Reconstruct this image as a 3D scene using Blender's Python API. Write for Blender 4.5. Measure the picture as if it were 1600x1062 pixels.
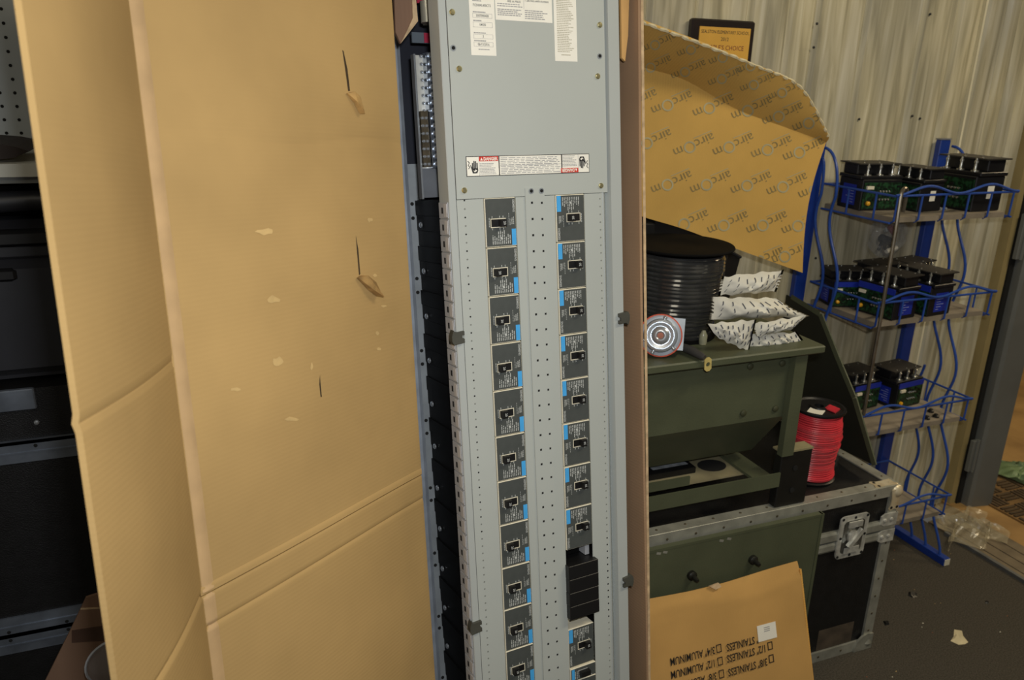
import bpy, math, random
from mathutils import Vector as V, Matrix as M4
from mathutils.bvhtree import BVHTree
random.seed(7)
for o in list(bpy.data.objects): bpy.data.objects.remove(o)
S = bpy.context.scene
COL = S.collection
# ------------------------------------------------------------------ camera
FPX, PIT, ROL, YAW, HGT = 1250.0, math.radians(18.31), math.radians(-1.54), math.radians(22.0), 1.5
CAM = V((0, 0, HGT))
_f = V((0, math.cos(PIT), -math.sin(PIT))); _r = V((1, 0, 0)); _d = _f.cross(_r)
_c, _s = math.cos(ROL), math.sin(ROL)
_rt, _dn = _r*_c + _d*_s, _d*_c - _r*_s
_rz = M4.Rotation(-YAW, 3, 'Z')
RIGHT, DOWN, FWD = _rz @ _rt, _rz @ _dn, _rz @ _f
cam = bpy.data.cameras.new('camera'); camo = bpy.data.objects.new('camera', cam); COL.objects.link(camo)
mw = M4((RIGHT, -DOWN, -FWD)).transposed().to_4x4(); mw.translation = CAM
camo.matrix_world = mw
cam.sensor_width = 36; cam.lens = FPX/1600*36; cam.clip_start = .02
cam.dof.use_dof = True; cam.dof.focus_distance = 1.35; cam.dof.aperture_fstop = 7
S.camera = camo
# ------------------------------------------------------------------ light
S.view_settings.view_transform = 'Standard'; S.view_settings.look = 'None'
S.view_settings.gamma = 1; S.view_settings.use_curve_mapping = False
S.view_settings.exposure = 0.0
W = bpy.data.worlds.new('world'); S.world = W; W.use_nodes = True
W.node_tree.nodes['Background'].inputs[0].default_value = (1, .93, .80, 1)
W.node_tree.nodes['Background'].inputs[1].default_value = .085
def lamp(name, kind, loc, energy, color, size=.1, sizey=None, target=None):
    l = bpy.data.lights.new(name, kind); l.energy = energy; l.color = color
    if kind == 'AREA':
        l.size = size
        if sizey: l.shape = 'RECTANGLE'; l.size_y = sizey
    else: l.shadow_soft_size = size
    o = bpy.data.objects.new(name, l); COL.objects.link(o); o.location = loc
    if target is not None: o.rotation_euler = (V(target)-V(loc)).to_track_quat('-Z', 'Y').to_euler()
    return o
lamp('camera_flash', 'AREA', CAM + V((0, 0, .09)) + RIGHT*.05, 10.4, (.97, .985, 1), .06, .03, CAM + FWD*2.0 + V((0, 0, .0)))
lamp('ceiling_tube_light', 'AREA', (2.0, .2, 2.75), 22, (1, .88, .64), 1.3, .2, (1.7, 1.0, 0))
lamp('next_room_light', 'AREA', (4.2, 1.6, 2.5), 26, (1, .80, .50), .9, .3, (3.4, 1.6, 0))
lamp('ceiling_tube_light', 'AREA', (-.6, -.6, 2.75), 6, (1, .9, .7), 1.3, .2, (-.2, .9, .6))
# ------------------------------------------------------------------ pixel helpers (1600x1062)
def ray(u, v): return RIGHT*((u-800)/FPX) + DOWN*((v-531)/FPX) + FWD
def hit(u, v, ax, val):
    d = ray(u, v); return CAM + d*((val-CAM[ax])/d[ax])
def AX(u, v, x): return hit(u, v, 0, x)
def AY(u, v, y): return hit(u, v, 1, y)
def AZ(u, v, z=0): return hit(u, v, 2, z)
def onplane(u, v, o, n):
    d = ray(u, v); return CAM + d*((o-CAM).dot(n)/d.dot(n))
# ------------------------------------------------------------------ materials
def lin(c):
    if isinstance(c, str):
        c = [int(c[i:i+2], 16)/255 for i in (0, 2, 4)]
        c = [x/12.92 if x <= .04045 else ((x+.055)/1.055)**2.4 for x in c]
    return tuple(c)
MATS = {}
def mat(name, col, rough=.6, metal=0, var=.08, scale=12, bump=0, bscale=60, stretch=(1, 1, 1), col2=None, spec=.5, alpha=1, trans=0, coat=0, detail=4, hard=None):
    if name in MATS: return MATS[name]
    m = bpy.data.materials.new(name); m.use_nodes = True; MATS[name] = m
    nt = m.node_tree; N = nt.nodes; L = nt.links; b = N['Principled BSDF']
    c = lin(col); c2 = lin(col2) if col2 else tuple(min(1, x*(1+2*var)) for x in c); c1 = c if col2 else tuple(x*(1-var) for x in c)
    b.inputs['Roughness'].default_value = rough; b.inputs['Metallic'].default_value = metal
    b.inputs['Specular IOR Level'].default_value = spec; b.inputs['Alpha'].default_value = alpha
    b.inputs['Transmission Weight'].default_value = trans; b.inputs['Coat Weight'].default_value = coat
    if var or col2:
        tc = N.new('ShaderNodeTexCoord'); mp = N.new('ShaderNodeMapping'); mp.inputs['Scale'].default_value = stretch
        L.new(tc.outputs['Object'], mp.inputs[0])
        nz = N.new('ShaderNodeTexNoise'); nz.inputs['Scale'].default_value = scale; nz.inputs['Detail'].default_value = detail
        L.new(mp.outputs[0], nz.inputs['Vector'])
        cr = N.new('ShaderNodeValToRGB'); lo, hi = hard if hard else (.3, .7)
        cr.color_ramp.elements[0].position = lo; cr.color_ramp.elements[1].position = hi
        cr.color_ramp.elements[0].color = (*c1, 1); cr.color_ramp.elements[1].color = (*c2, 1)
        L.new(nz.outputs[0], cr.inputs[0]); L.new(cr.outputs[0], b.inputs['Base Color'])
        if bump:
            n2 = N.new('ShaderNodeTexNoise'); n2.inputs['Scale'].default_value = bscale; L.new(mp.outputs[0], n2.inputs['Vector'])
            bp = N.new('ShaderNodeBump'); bp.inputs['Strength'].default_value = bump; bp.inputs['Distance'].default_value = .004
            L.new(n2.outputs[0], bp.inputs['Height']); L.new(bp.outputs[0], b.inputs['Normal'])
    else: b.inputs['Base Color'].default_value = (*c, 1)
    return m
def cardboard(name, col, wdir='z', wscale=110, strength=.16):
    m = mat(name, col, .82, 0, .07, 5, spec=.12)
    nt = m.node_tree; N = nt.nodes; L = nt.links; b = N['Principled BSDF']
    tc = N.new('ShaderNodeTexCoord'); wv = N.new('ShaderNodeTexWave'); wv.bands_direction = wdir.upper()
    wv.inputs['Scale'].default_value = wscale/2; wv.inputs['Distortion'].default_value = .6
    L.new(tc.outputs['Object'], wv.inputs['Vector'])
    bp = N.new('ShaderNodeBump'); bp.inputs['Strength'].default_value = strength; bp.inputs['Distance'].default_value = .0012
    L.new(wv.outputs[1], bp.inputs['Height']); L.new(bp.outputs[0], b.inputs['Normal'])
    return m
def woodgrain():
    m = bpy.data.materials.new('printed wood panelling'); m.use_nodes = True
    nt = m.node_tree; N = nt.nodes; L = nt.links; b = N['Principled BSDF']; b.inputs['Roughness'].default_value = .5
    b.inputs['Specular IOR Level'].default_value = .3
    tc = N.new('ShaderNodeTexCoord'); oi = N.new('ShaderNodeObjectInfo'); ad = N.new('ShaderNodeVectorMath'); ad.operation = 'ADD'
    mu = N.new('ShaderNodeMath'); mu.operation = 'MULTIPLY'; mu.inputs[1].default_value = 37
    L.new(oi.outputs['Random'], mu.inputs[0]); L.new(tc.outputs['Object'], ad.inputs[0]); L.new(mu.outputs[0], ad.inputs[1])
    mp = N.new('ShaderNodeMapping'); mp.inputs['Scale'].default_value = (26, 26, 1.6); L.new(ad.outputs[0], mp.inputs[0])
    nz = N.new('ShaderNodeTexNoise'); nz.inputs['Scale'].default_value = 1.5; nz.inputs['Detail'].default_value = 7; nz.inputs['Distortion'].default_value = .7
    L.new(mp.outputs[0], nz.inputs['Vector'])
    cr = N.new('ShaderNodeValToRGB'); e = cr.color_ramp.elements
    e[0].position = .30; e[0].color = (*lin('a09a84'), 1); e[1].position = .72; e[1].color = (*lin('e4dfcc'), 1)
    x = e.new(.5); x.color = (*lin('c9c2a8'), 1)
    L.new(nz.outputs[0], cr.inputs[0])
    n2 = N.new('ShaderNodeTexNoise'); n2.inputs['Scale'].default_value = 5; mp2 = N.new('ShaderNodeMapping'); mp2.inputs['Scale'].default_value = (1.3, 1, .35)
    L.new(ad.outputs[0], mp2.inputs[0]); L.new(mp2.outputs[0], n2.inputs['Vector'])
    r2 = N.new('ShaderNodeValToRGB'); r2.color_ramp.elements[0].position = .35; r2.color_ramp.elements[1].position = .65
    r2.color_ramp.elements[0].color = (.74, .75, .78, 1); r2.color_ramp.elements[1].color = (1, .97, .88, 1)
    L.new(n2.outputs[0], r2.inputs[0])
    mx = N.new('ShaderNodeMix'); mx.data_type = 'RGBA'; mx.blend_type = 'MULTIPLY'; mx.inputs[0].default_value = 1
    L.new(cr.outputs[0], mx.inputs[6]); L.new(r2.outputs[0], mx.inputs[7]); L.new(mx.outputs[2], b.inputs['Base Color'])
    return m
WOOD = woodgrain()
CB_LID = cardboard('kraft cardboard', 'ad8f5e', 'z', 110, .06)
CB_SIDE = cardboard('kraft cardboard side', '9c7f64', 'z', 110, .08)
CB_AIR = cardboard('printed kraft cardboard', 'cfa75c', 'x', 90, .1)
CB_BOX = cardboard('orange kraft cardboard', 'c49a5c', 'x', 90, .1)
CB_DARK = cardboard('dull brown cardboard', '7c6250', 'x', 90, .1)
CB_EDGE = mat('torn cardboard edge', 'b99f7c', .9, 0, .2, 60)
PANELG = mat('grey enamelled steel', 'b2b7b2', .5, 0, .02, 4, spec=.4)
PANELG2 = mat('grey enamelled flange', 'aeb3b0', .48, 0, .02, 4, spec=.4)
TABM = mat('pale grey steel tab', 'b2b4b7', .45, .1, .04, 20)
STEEL = mat('galvanised steel', 'aeb6c0', .35, .45, .12, 30)
RAILM = mat('dull zinc rail', '8e9498', .45, .25, .1, 25)
CHROME = mat('bright zinc screw', 'c4c9ce', .25, .75, .05, 50)
BRASSY = mat('yellow zinc screw', 'd8cfa0', .25, .9, .1, 50)
BRASS = mat('brass lug', 'd9c67c', .35, .2, .1, 40)
NAVY = mat('dark navy steel', '1c1f2a', .5, .2, .1, 8)
BLACKP = mat('black plastic', '121213', .45, 0, .2, 14)
BLACKM = mat('black moulded block', '090909', .6, 0, .2, 20, spec=.15)
CLIPM = mat('dark grey plastic clip', '46463f', .5, 0, .1, 20)
HOLE = mat('dark punched hole', '131312', .9, 0, 0)
DIMP = mat('knockout dimple', '7f827c', .6, 0, 0)
CREAM = mat('ivory moulding', 'e2dbc4', .5, 0, .04, 30)
BRFACE = mat('charcoal breaker face', '4a4e4c', .5, 0, .05, 60)
BLUEL = mat('sky blue breaker label', '49a9ea', .5, 0, .03, 40)
PRINT = mat('pale print', 'b9bcb8', .6, 0, 0)
WHITEL = mat('white paper label', 'f3f0e4', .5, 0, .02, 30)
INK = mat('black ink', '2a2a2c', .6, 0, 0)
INKG = mat('grey ink', '9a9a9c', .6, 0, 0)
INKO = mat('brownish ink', 'b3ad98', .6, 0, 0)
REDL = mat('warning red', 'd2382c', .5, 0, .02, 30)
MAROON = mat('crimson label', 'a01f3c', .5, 0, .05, 30)
SLATE = mat('slate grey label', '5a636b', .5, 0, .05, 30)
OLIVE = mat('olive drab paint', '525742', .5, 0, .08, 9, bump=.12, bscale=300)
OLIVED = mat('dark olive plate', '20221b', .55, 0, .12, 9)
LAM = mat('black case laminate', '121213', .5, 0, .2, 40, bump=.3, bscale=420)
ALU = mat('aluminium extrusion', 'a3a398', .42, .4, .16, 22)
ALUD = mat('scuffed aluminium', '96968b', .45, .35, .2, 30)
LATCHM = mat('worn zinc latch', 'c0c0b8', .35, .4, .25, 40)
BALLC = mat('worn tan corner cap', 'c7b187', .4, .35, .3, 25, col2='e6dcc0')
BLUEP = mat('blue enamelled wire', '2a4d9e', .35, 0, .08, 30)
BLUEPOST = mat('blue enamelled post', '1b3a8e', .38, 0, .08, 20)
PLY = mat('dusty shelf board', '83796a', .75, 0, .15, 16)
PCB = mat('green circuit board', '12301a', .4, 0, .6, 140, hard=(.45, .6))
BLUELAB = mat('royal blue label', '1c2f9c', .4, 0, .05, 40)
HEATS = mat('black anodised heatsink', '17171a', .42, .2, .15, 30)
LIDPL = mat('dusty black lid plate', '2e2b27', .6, 0, .25, 25)
YEL = mat('yellow component', 'e0a420', .4, 0, .05, 30)
SOLDER = mat('tin terminal', 'cfcfc8', .25, .9, .1, 30)
REDW = mat('red insulated wire', 'd23a44', .32, 0, .06, 30)
BLACKW = mat('black insulated wire', '161617', .2, 0, .1, 30, spec=1, coat=1)
FOILP = mat('white printed paper', 'd8d6cb', .6, 0, .08, 12)
FLOORM = mat('charcoal carpet', '4a463f', .95, 0, .28, 260, bump=.6, bscale=500, spec=.1)
NEXTF = mat('dusty brown floor', '8a6a3e', .8, 0, .3, 5, col2='b48f58')
MATM = mat('brown ribbed mat', '4a3b28', .85, 0, .25, 20)
GREENS = mat('green plastic sheet', '6f8560', .5, 0, .15, 8)
DOORG = mat('grey painted steel', '6d6f6c', .5, .1, .06, 8)
TAN = mat('tan painted trim', 'a08f62', .6, 0, .08, 6)
CAULK = mat('cream seam strip', 'e6dfc2', .6, 0, .05, 6)
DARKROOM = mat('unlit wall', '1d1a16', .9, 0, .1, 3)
PEGM = mat('grey pegboard', 'a9afb1', .6, 0, .05, 6)
SHELFW = mat('off white shelf', 'c4c4b8', .5, 0, .05, 8)
BAGBLK = mat('black polymer shell', '26272c', .45, 0, .15, 6)
PLAQW = mat('dark stained plaque', '231b18', .3, 0, .15, 10)
GOLDP = mat('gold plaque plate', 'e8b552', .45, .25, .06, 10)
MARINK = mat('maroon ink', '7a2a30', .6, 0, 0)
def film(name, tint='e8ecec', alpha=.2, rough=.12):
    return mat(name, tint, rough, 0, 0, alpha=alpha, spec=.8)
WRAP = film('clear shrink wrap', '747676', .13, .05)
BAGC = film('clear plastic bag', 'b8bcc0', .17, .1)
DOME = film('smoky clear plastic', '8b8e92', .35, .1)
SHEETC = film('crumpled clear film', 'cfc4a6', .33, .18)
# ------------------------------------------------------------------ mesh helpers
class MB:
    def __init__(s): s.v = []; s.f = []; s.mi = []; s.cur = 0
    def add(s, vs, fs):
        o = len(s.v); s.v += [tuple(x) for x in vs]; s.f += [tuple(i+o for i in f) for f in fs]; s.mi += [s.cur]*len(fs); return s
    def box(s, a, b, mx=None):
        (x0, y0, z0), (x1, y1, z1) = a, b
        vs = [V((x, y, z)) for z in (z0, z1) for y in (y0, y1) for x in (x0, x1)]
        if mx is not None: vs = [mx @ v for v in vs]
        return s.add(vs, [(0, 2, 3, 1), (4, 5, 7, 6), (0, 1, 5, 4), (2, 6, 7, 3), (0, 4, 6, 2), (1, 3, 7, 5)])
    def cbox(s, a, b, c=.003):            # box with chamfered vertical & horizontal edges
        (x0, y0, z0), (x1, y1, z1) = a, b
        P = []
        for z, i in ((z0, c), (z0+c, 0), (z1-c, 0), (z1, c)):
            P.append([(x0+i+c, y0+i, z), (x1-i-c, y0+i, z), (x1-i, y0+i+c, z), (x1-i, y1-i-c, z), (x1-i-c, y1-i, z), (x0+i+c, y1-i, z), (x0+i, y1-i-c, z), (x0+i, y0+i+c, z)])
        vs = [p for r in P for p in r]; fs = [tuple(range(7, -1, -1)), tuple(range(24, 32))]
        for k in range(3):
            for i in range(8): j = (i+1) % 8; fs.append((k*8+i, k*8+j, (k+1)*8+j, (k+1)*8+i))
        return s.add(vs, fs)
    def prism(s, poly, vec):
        n = len(poly); a = [V(p) for p in poly]; b = [p+V(vec) for p in a]
        return s.add(a+b, [tuple(range(n-1, -1, -1)), tuple(range(n, 2*n))] + [(i, (i+1) % n, n+(i+1) % n, n+i) for i in range(n)])
    def tube(s, path, r, seg=8, cap=True):
        path = [V(p) for p in path]; vs = []; n = len(path); up = None
        for i, p in enumerate(path):
            t = (path[min(i+1, n-1)] - path[max(i-1, 0)]).normalized()
            if up is None: up = V((0, 0, 1)) if abs(t.z) < .9 else V((1, 0, 0))
            a = t.cross(up).normalized(); b = a.cross(t).normalized(); up = b
            rr = r[i] if isinstance(r, (list, tuple)) else r
            for k in range(seg): q = 2*math.pi*k/seg; vs.append(p + a*rr*math.cos(q) + b*rr*math.sin(q))
        fs = [(i*seg+k, i*seg+(k+1) % seg, (i+1)*seg+(k+1) % seg, (i+1)*seg+k) for i in range(n-1) for k in range(seg)]
        if cap: fs += [tuple(range(seg-1, -1, -1)), tuple((n-1)*seg+k for k in range(seg))]
        return s.add(vs, fs)
    def lathe(s, prof, seg=24, mx=None):
        vs = []; n = len(prof)
        for r, z in prof:
            for k in range(seg): q = 2*math.pi*k/seg; vs.append(V((r*math.cos(q), r*math.sin(q), z)))
        if mx is not None: vs = [mx @ v for v in vs]
        fs = [(i*seg+k, i*seg+(k+1) % seg, (i+1)*seg+(k+1) % seg, (i+1)*seg+k) for i in range(n-1) for k in range(seg)]
        fs += [tuple(range(seg-1, -1, -1)), tuple((n-1)*seg+k for k in range(seg))]
        return s.add(vs, fs)
    def grid(s, fn, nu, nv, th=0):
        P = [[V(fn(i/nu, j/nv)) for i in range(nu+1)] for j in range(nv+1)]
        w = nu+1; fl = [p for r in P for p in r]
        F = [(j*w+i, j*w+i+1, (j+1)*w+i+1, (j+1)*w+i) for j in range(nv) for i in range(nu)]
        if not th: return s.add(fl, F)
        bk = []
        for j in range(nv+1):
            for i in range(nu+1):
                a = P[j][min(i+1, nu)]-P[j][max(i-1, 0)]; b = P[min(j+1, nv)][i]-P[max(j-1, 0)][i]
                n = a.cross(b); n = n.normalized() if n.length > 1e-12 else V((0, 1, 0)); bk.append(P[j][i]-n*th)
        o = len(fl); G = [(d+o, c+o, b+o, a+o) for a, b, c, d in F]
        rim = [i for i in range(nu)]
        E = []
        for i in range(nu): E.append((i+1, i, i+o, i+1+o)); k = nv*w+i; E.append((k, k+1, k+1+o, k+o))
        for j in range(nv): a = j*w; E.append((a, a+w, a+w+o, a+o)); a = j*w+nu; E.append((a+w, a, a+o, a+w+o))
        return s.add(fl+bk, F+G+E)
    def build(s, name, mats, parent=None, smooth=False, kind=None):
        me = bpy.data.meshes.new(name); me.from_pydata(s.v, [], s.f)
        ms = mats if isinstance(mats, (list, tuple)) else [mats]
        for m in ms: me.materials.append(m)
        if len(ms) > 1: me.polygons.foreach_set('material_index', s.mi)
        if smooth:
            me.polygons.foreach_set('use_smooth', [True]*len(me.polygons))
            try: me.set_sharp_from_angle(angle=math.radians(40))
            except Exception: pass
        me.update()
        return link(name, me, parent, kind)
def link(name, me, parent=None, kind=None, mx=None):
    o = bpy.data.objects.new(name, me); COL.objects.link(o)
    if parent: o.parent = parent
    if kind: o['kind'] = kind
    if mx is not None: o.matrix_local = mx
    return o
def thing(name, label, cat, mx=None, loc=None, rz=0, group=None):
    o = bpy.data.objects.new(name, None); COL.objects.link(o); o.empty_display_size = .05
    if mx is not None: o.matrix_world = mx
    else: o.matrix_world = M4.Translation(V(loc or (0, 0, 0))) @ M4.Rotation(rz, 4, 'Z')
    return tag(o, label, cat, group)
def tag(o, label, cat, group=None):
    o['label'] = label; o['category'] = cat
    if group: o['group'] = group
    return o
def bx(name, a, b, m, parent=None, c=0, kind=None):
    mb = MB(); (mb.cbox(a, b, c) if c else mb.box(a, b)); return mb.build(name, m, parent, kind=kind)
TXT = {}
def textmesh(s, size, m, align='CENTER', bold=0):
    k = (s, size, m.name, align, bold)
    if k in TXT: return TXT[k]
    cu = bpy.data.curves.new('t', 'FONT'); cu.body = s; cu.size = size; cu.align_x = align; cu.align_y = 'CENTER'; cu.resolution_u = 2
    cu.offset = bold
    o = bpy.data.objects.new('t', cu); COL.objects.link(o)
    bpy.context.view_layer.update()
    me = bpy.data.meshes.new_from_object(o.evaluated_get(bpy.context.evaluated_depsgraph_get()))
    bpy.data.objects.remove(o); me.name = 'lettering'; me.materials.clear(); me.materials.append(m)
    TXT[k] = me; return me
FRONT = M4(((1, 0, 0, 0), (0, 0, -1, 0), (0, 1, 0, 0), (0, 0, 0, 1)))   # text facing local -Y
def text(s, size, m, parent, x, y, z, rot=0, align='CENTER', sx=1, bold=0, name='lettering'):
    return link(name, textmesh(s, size, m, align, bold), parent, None,
                M4.Translation((x, y, z)) @ FRONT @ M4.Rotation(rot, 4, 'Z') @ M4.Diagonal((sx, 1, 1, 1)))
def bars(mb, x0, x1, z0, z1, n, y, fill=.5, ragged=.25, vertical=False, seed=0, word=False):
    rn = random.Random(seed)
    for i in range(n):
        t = (i+.5)/n; h = fill/n/2
        if not vertical:
            zc = z1+(z0-z1)*t; hh = abs(z1-z0)*h
            e = x0 + (x1-x0)*(1-ragged*rn.random())
            x = x0
            while x < e-1e-4:
                w = (x1-x0)*rn.uniform(.05, .14) if word else e-x0
                q = min(x+w, e); mb.box((x, y, zc-hh), (q, y+.0002, zc+hh)); x = q+(x1-x0)*.022
        else:
            xc = x0+(x1-x0)*t; hh = abs(x1-x0)*h; e = z0+(z1-z0)*(1-ragged*rn.random()); z = z0
            while abs(z-z0) < abs(e-z0)-1e-4:
                w = abs(z1-z0)*rn.uniform(.1, .3); sg = 1 if z1 > z0 else -1; q = z+sg*min(w, abs(e-z))
                mb.box((xc-hh, y, min(z, q)), (xc+hh, y+.0002, max(z, q))); z = q+sg*abs(z1-z0)*.05
# ================================================================== STRUCTURE
YWALL = 1.90
def struct(o): o['kind'] = 'structure'; return o
fl = MB(); fl.box((-2.2, -1.6, -.05), (2.37, 1.98, 0)); struct(fl.build('floor', FLOORM))
wall = struct(bx('wall_back', (-2.2, YWALL+.0138, 0), (2.57, YWALL+.1, 2.6), mat('dark groove backing', '4b4638', .8, 0, .05, 5)))
seams = [-2.2, -1.98, -1.74, -1.58, -1.36, -1.2, -.98, -.76, -.6, -.38, -.22, 0, .16, .38, .6, .76, .98, 1.11, 1.26, 1.42, 1.55, 1.643, 1.816, 2.03, 2.167, 2.268]
for a, b in zip(seams, seams[1:]+[2.268]):
    if b <= a: continue
    mb = MB(); w = b-a; g = .0003; r = .013
    prof = [(a+g, .0135), (a+g, .004), (a+g+.003, .004), (a+g+r, -.006), (a+w*.45, -.0085), (b-g-r, -.006), (b-g-.003, .004), (b-g, .004), (b-g, .0135)]
    mb.prism([(x, YWALL+y, 0) for x, y in prof], (0, 0, 2.6)); mb.build('plank', WOOD, wall)
for a, b in ((2.279, 2.37), (2.37, 2.43), (2.43, 2.49), (2.49, 2.555)):
    mb = MB(); w = b-a
    prof = [(a+.0003, .0135), (a+.0003, .003), (a+.012, -.008), (b-.012, -.006), (b-.0003, .003), (b-.0003, .0135)]
    mb.prism([(x, YWALL+y, 0) for x, y in prof], (0, 0, 2.6)); mb.build('plank', WOOD, wall)
bx('seam_strip', (2.269, YWALL-.007, 0), (2.277, YWALL+.0135, 2.6), CAULK, wall)
nl = MB()
for u, v in [(1276, 37), (1271, 74), (1453, 22), (1342, 186), (1425, 181), (1437, 185), (1274, 403)]:
    p = AY(u, v, YWALL-.009); nl.lathe([(.0035, 0), (.0035, .003), (.001, .004)], 8, M4.Translation(p) @ M4.Rotation(math.pi/2, 4, 'X'))
nl.build('nail_heads', INK, wall)
tr = struct(bx('trim_1', (2.556, YWALL-.03, 0), (2.585, YWALL+.1, 2.6), TAN))
# right wall with the doorway (jamb by the corner, header above, out of frame)
jm = MB(); jm.prism([(2.605, 1.87, 0), (2.605, 1.835, 0), (2.615, 1.825, 0), (2.70, 1.81, 0), (2.70, 1.87, 0)], (0, 0, 2.1))
door = struct(jm.build('door_1', DOORG))
bx('jamb_gap_strip', (2.583, 1.862, 0), (2.606, 1.99, 2.1), HOLE, door)  # solid black strip between the trim and the jamb
for z0, z1 in ((.95, 1.105), (.15, .275)):
    h = MB(); h.cbox((2.572, 1.838, z0), (2.625, 1.8545, z1), .002); h.tube([(2.590, 1.836, z0), (2.590, 1.836, z1)], .006, 8)
    hg = h.build('hinge', DOORG, door, True)
    d = MB()
    for k in (.2, .5, .8): d.lathe([(.003, 0), (.003, .002)], 8, M4.Translation((2.611, 1.839, z0+(z1-z0)*k)) @ M4.Rotation(math.pi/2, 4, 'X'))
    d.build('screw', HOLE, hg)
struct(bx('wall_right', (2.40, 1.2, 2.1), (2.56, 1.86, 2.6), TAN))
th = MB()
for i in range(7): x = 2.372+i*.026; th.box((x, -1.2, -.045), (x+.024, 1.80, .006+.002*(i % 2)))
struct(th.build('trim_2', mat('worn threshold metal', '6f6350', .6, .05, .2, 14)))
struct(bx('trim_3', (2.358, -1.2, -.04), (2.371, 1.72, .012), mat('grey threshold lip', '7d7f80', .4, .6, .15, 20)))
nf = MB(); nf.box((2.55, -1.6, -.05), (6.5, 5.2, .004)); struct(nf.build('floor_next_room', NEXTF))
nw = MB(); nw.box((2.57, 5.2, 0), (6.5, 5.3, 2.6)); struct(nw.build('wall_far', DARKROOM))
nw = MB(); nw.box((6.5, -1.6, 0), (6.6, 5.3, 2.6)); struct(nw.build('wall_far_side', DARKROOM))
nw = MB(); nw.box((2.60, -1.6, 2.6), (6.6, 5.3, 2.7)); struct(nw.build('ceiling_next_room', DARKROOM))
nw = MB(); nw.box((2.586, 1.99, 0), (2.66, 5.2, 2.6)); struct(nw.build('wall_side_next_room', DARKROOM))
# ================================================================== PANELBOARD
PHI, LEAN = .10080051, .14739551
PO = V((.41398628, 1.15656878, 1.32045042))
PU = V((math.cos(PHI), math.sin(PHI), 0)); nh = V((math.sin(PHI), -math.cos(PHI), 0))
PN = nh*math.cos(LEAN) + V((0, 0, math.sin(LEAN))); PW = PN.cross(PU)
def pan(u, v, n=0):
    p = onplane(u, v, PO+PN*n, PN)-PO; return p.dot(PU), p.dot(PW)
WB = -1.285                                  # bottom of the panel, in its own up direction
PM = M4((PU, -PN, PW)).transposed().to_4x4(); PM.translation = PO + PW*WB - PN*.0
panel = thing('electrical_panelboard', 'tall grey electrical panelboard with two columns of breakers standing in an open carton', 'panelboard', PM)
def P(z): return z-WB                        # breaker datum -> local z
ZT = .62                                     # top of panel above datum
# enclosure shell behind
e = MB(); e.box((-.09, .192, 0), (.275, .198, P(ZT))); e.box((.268, .05, 0), (.275, .192, P(ZT))); e.box((-.09, .05, 0), (.275, .192, .006))
e.build('back_box', NAVY, panel)
r = MB(); r.prism([(-.088, .178, 0), (-.083, .166, 0), (-.079, .174, 0), (-.074, .164, 0), (-.069, .172, 0), (-.062, .172, 0), (-.055, .176, 0), (-.055, .19, 0), (-.088, .19, 0)], (0, 0, P(.27)))
r.build('side_rail', STEEL, panel)
fr = bx('mounting_flange', (-.0548, .178, 0), (-.034, .190, P(.06)), RAILM, panel)
hm = MB()
for k in range(15):
    for dz in (-.026, -.05):
        zc = P(.02 - k*.0762*1.667 + dz)
        if zc > .02: hm.lathe([(.0032, 0), (.0032, .001)], 8, M4.Translation((-.0505, .1779, zc)) @ M4.Rotation(math.pi/2, 4, 'X'))
hm.build('flange_holes', HOLE, fr, kind='stuff')
# black interior: a moulded block per pole, seen on the left side
blk = MB(); blk.box((0, 0, 0), (.28, .132, .0246)); blk.box((.002, .03, .0246), (.27, .126, .0254)); bm = blk.build('barrier_block', BLACKM, panel)
bm.matrix_local = M4.Translation((-.046, .043, P(-.0254)))
for k in range(1, 49):
    link('barrier_block', bm.data, panel, None, M4.Translation((-.046 + .0012*(k % 3), .043, P(-.0254*(k+1)))))
scm = MB(); scm.lathe([(.0048, 0), (.0048, .002), (.003, .0035), (.0006, .0036)], 12, M4.Rotation(-math.pi/2, 4, 'Y'))
sc0 = None
for k in range(16):
    z = P(-.041-k*.0775)
    if z < .02: break
    if sc0 is None: sc0 = scm.build('screw', CHROME, panel, True); sc0.matrix_local = M4.Translation((-.0465, .150, z))
    else: link('screw', sc0.data, panel, None, M4.Translation((-.0465, .150, z)))
# wire-connection bars in the lug space at the top
lb = bx('neutral_bracket', (-.064, .098, P(.004)), (.16, .102, P(.222)), mat('zinc bracket', 'bdbcb4', .4, .25, .12, 20), panel)
bx('bracket_edge', (-.0655, .088, P(.002)), (-.0625, .101, P(.222)), CHROME, lb)
bx('terminal_bar', (-.047, .082, P(.05)), (-.033, .0978, P(.224)), mat('tinned bar', '8f97a4', .25, .9, .3, 60), lb)
bx('plate', (-.062, .0955, P(.004)), (-.006, .0978, P(.050)), mat('dark zinc plate', '6c7076', .4, .3, .1, 20), lb)
hb = bx('ground_bar', (-.0605, .086, P(.052)), (-.0485, .0978, P(.137)), mat('bronze bar', '6e6452', .35, .7, .2, 60), lb)
sm = MB(); sm.lathe([(.0042, 0), (.0042, .004), (.003, .006), (.0008, .0062)], 10, M4.Rotation(math.pi/2, 4, 'X')); sme = None
for k in range(15):
    z = P(.056+k*.0117)
    for x, y, sc in ((-.040, .0815, 1), (-.0515 if k > 6 else -.0585, .0955 if k > 6 else .0857, .62), (-.0525, .0857, .62 if k <= 6 else 0), (-.016, .0978, .95 if k % 2 == 0 else 0)):
        if not sc: continue
        mx = M4.Translation((x, y, z)) @ M4.Scale(sc, 4)
        if sme is None: so = sm.build('terminal_screw', CHROME, lb, True); so.matrix_local = mx; sme = so.data
        else: link('terminal_screw', sme, lb, None, mx)
for z in (.012, .04): link('terminal_screw', sme, lb, None, M4.Translation((-.018, .0955, P(z))) @ M4.Scale(1.1, 4))
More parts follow.
